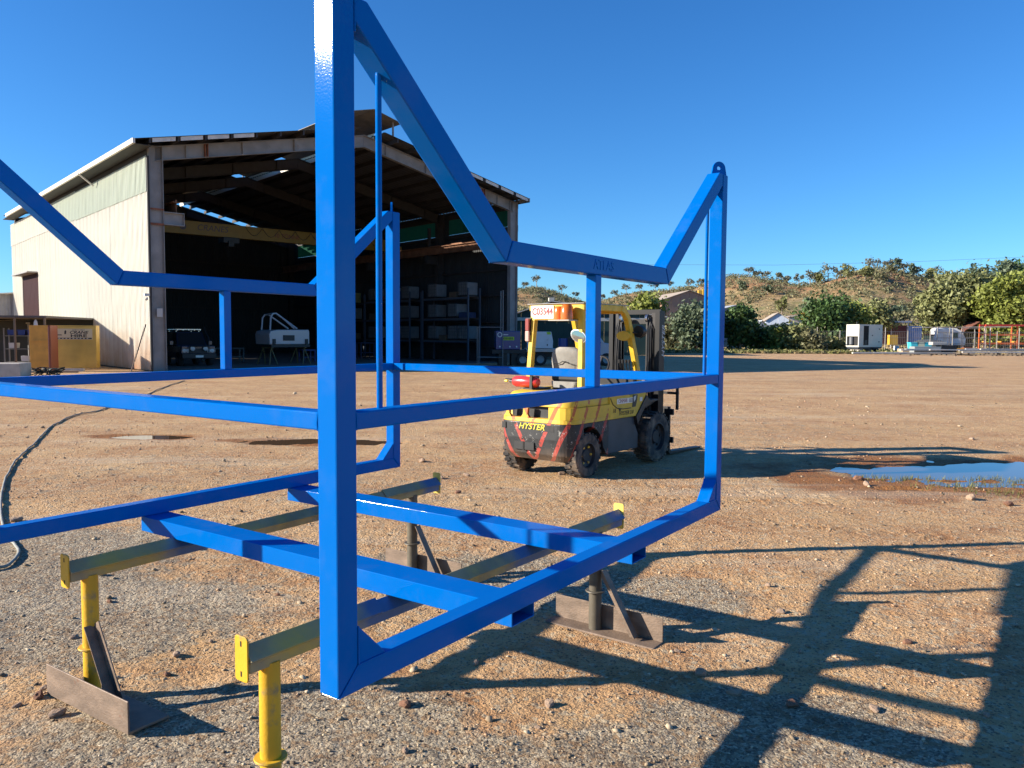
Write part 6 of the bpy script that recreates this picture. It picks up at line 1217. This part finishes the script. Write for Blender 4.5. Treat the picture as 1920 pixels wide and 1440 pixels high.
gb2 = thing('grey_tool_box', 'grey steel tool box with a dark side right of the turquoise tubs', 'tool box', (bx(1750, 83.6), 83.6, .0), R(3)); MB().box(-2.0, .9, 0, 1, .12, .85).build('body', mat('grey_box_steel', (.26, .28, .28), rough=.5), gb2, bevel=.02); MB().box(.9, 2.6, .0, 1.0, .12, 1.0).build('dark_end', FD, gb2, bevel=.02); MB().box(.0, 1.6, .1, .9, 1.01, 1.35).build('load', mat('load_grey', (.38, .37, .34)), gb2, bevel=.05)
o = MB().box(0, 1.2, 0, .7, 0, .55).build('orange_bin', mat('orange_bin', (.6, .26, .02)), None, bevel=.05, loc=(bx(1790, 93), 93, .0)); tag(o, 'small orange bin behind the steel lengths', 'bin'); o = MB().box(0, 1.0, 0, .6, 0, .7).build('rusty_drum_frame', mat('rust_rail', (.16, .06, .03)), None, bevel=.05, loc=(bx(1808, 93.5), 93.5, .0)); tag(o, 'rusty frame beside the small orange bin', 'frame')
tp = MB()
# dark round tank and tyre pile
o = MB().lathe([(0, 0), (1.9, 0), (2.0, .5), (1.9, 1.2), (1.2, 1.5), (0, 1.6)], 24, 'z').build('dark_tank', mat('dark_tank', (.07, .075, .07), rough=.6), None, smooth=True, loc=(bx(1742, 100), 100, 0)); tag(o, 'low dark round tank behind the turquoise tubs', 'tank')
# orange storage rack
orr = thing('orange_rack', 'long orange pipe storage rack at the right edge of the yard', 'rack', (bx(1846, 100), 100, 0), R(2)); OR = mat('orange_rack_paint', (.62, .13, .03), rough=.5, var=.15); RD = mat('red_rack_paint', (.55, .05, .035), rough=.5)
for x_ in (0, .7, 4.2, 8.2, 12): 
    for y_ in (0, 1.1): MB().box(x_-.07, x_+.07, y_-.07, y_+.07, 0, 3.3).build('upright', OR, orr)
for z_, m2 in ((1.0, OR), (2.1, OR), (3.3, RD)):
    for y_ in (-.1, 1.15): MB().box(0, 13, y_-.07, y_+.07, z_, z_+.22).build('rail', m2, orr)
for x_ in (.35, 2.4, 4.2, 6.2, 8.2): MB().box(x_-.06, x_+.06, .2, 1.0, 1.25, 1.4).build('arm', mat('orange_yellow', (.60, .28, .04)), orr)
# fence
fn = thing('wire_fence', 'tall wire mesh fence on pipe posts along the far edge of the yard', 'fence', (bx(1532, 95), 95, 0), R(3.4)); FP = mat('fence_pipe', (.34, .31, .27), rough=.6, metal=.2); Lf = 34.
for q in range(13): MB().cyl((q*2.8, 0, 0), (q*2.8, 0, 3.0 if q % 3 == 0 else 2.6), .05, 8).build('post', FP, fn)
for z_ in (.9, 1.75, 2.5): MB().cyl((0, 0, z_), (Lf, 0, z_), .018, 5).build('rail', FP, fn)
mb = MB()
for q in range(int(Lf/.22)): mb.box(q*.22-.006, q*.22+.006, -.006, .006, .1, 2.5)
o = mb.build('mesh_wire', FP, fn, norm=False); o['kind'] = 'stuff'
MB().cyl((.3, -.1, 2.0), (2.2, -.9, .05), .045, 8).build('leaning_stay', FP, fn)
# mesh gate frames stacked behind the lengths
mg = thing('mesh_gate_frames', 'grey pipe gate frames standing between the tubs and the orange rack', 'gate', (bx(1757, 96), 96, 0), R(2))
for (x0, x1, z1) in ((0, 3.0, 3.1), (3.2, 6.0, 2.9)):
    for x_ in (x0, (x0+x1)/2, x1): MB().cyl((x_, 0, 0), (x_, 0, z1), .045, 6).build('upright', FP, mg)
    for z_ in (.4, 1.1, 1.8, 2.4, z1): MB().cyl((x0, 0, z_), (x1, 0, z_), .03, 6).build('rail', FP, mg)
MB().cyl((-3, .1, 3.0), (9.2, .1, 3.15), .05, 6).build('top_pipe', mat('pale_pipe', (.55, .5, .42)), mg)
for x_ in (5.9, 6.6): MB().cyl((x_, .1, 0), (x_, .1, 3.1), .06, 6).build('upright', mat('pale_pipe', (.55, .5, .42)), mg)
# power line over the hill
pw_ = MB().tube([(bx(1180, 240), 240, at(1180, 496, 240).z), (bx(1450, 238), 238, at(1450, 497, 238).z), (bx(1700, 236), 236, at(1700, 491, 236).z), (bx(1980, 234), 234, at(1980, 479, 234).z)], .045, 4).build('power_line', mat('wire_grey', (.12, .13, .15)), None); tag(pw_, 'thin power line crossing the sky above the hill', 'power line')
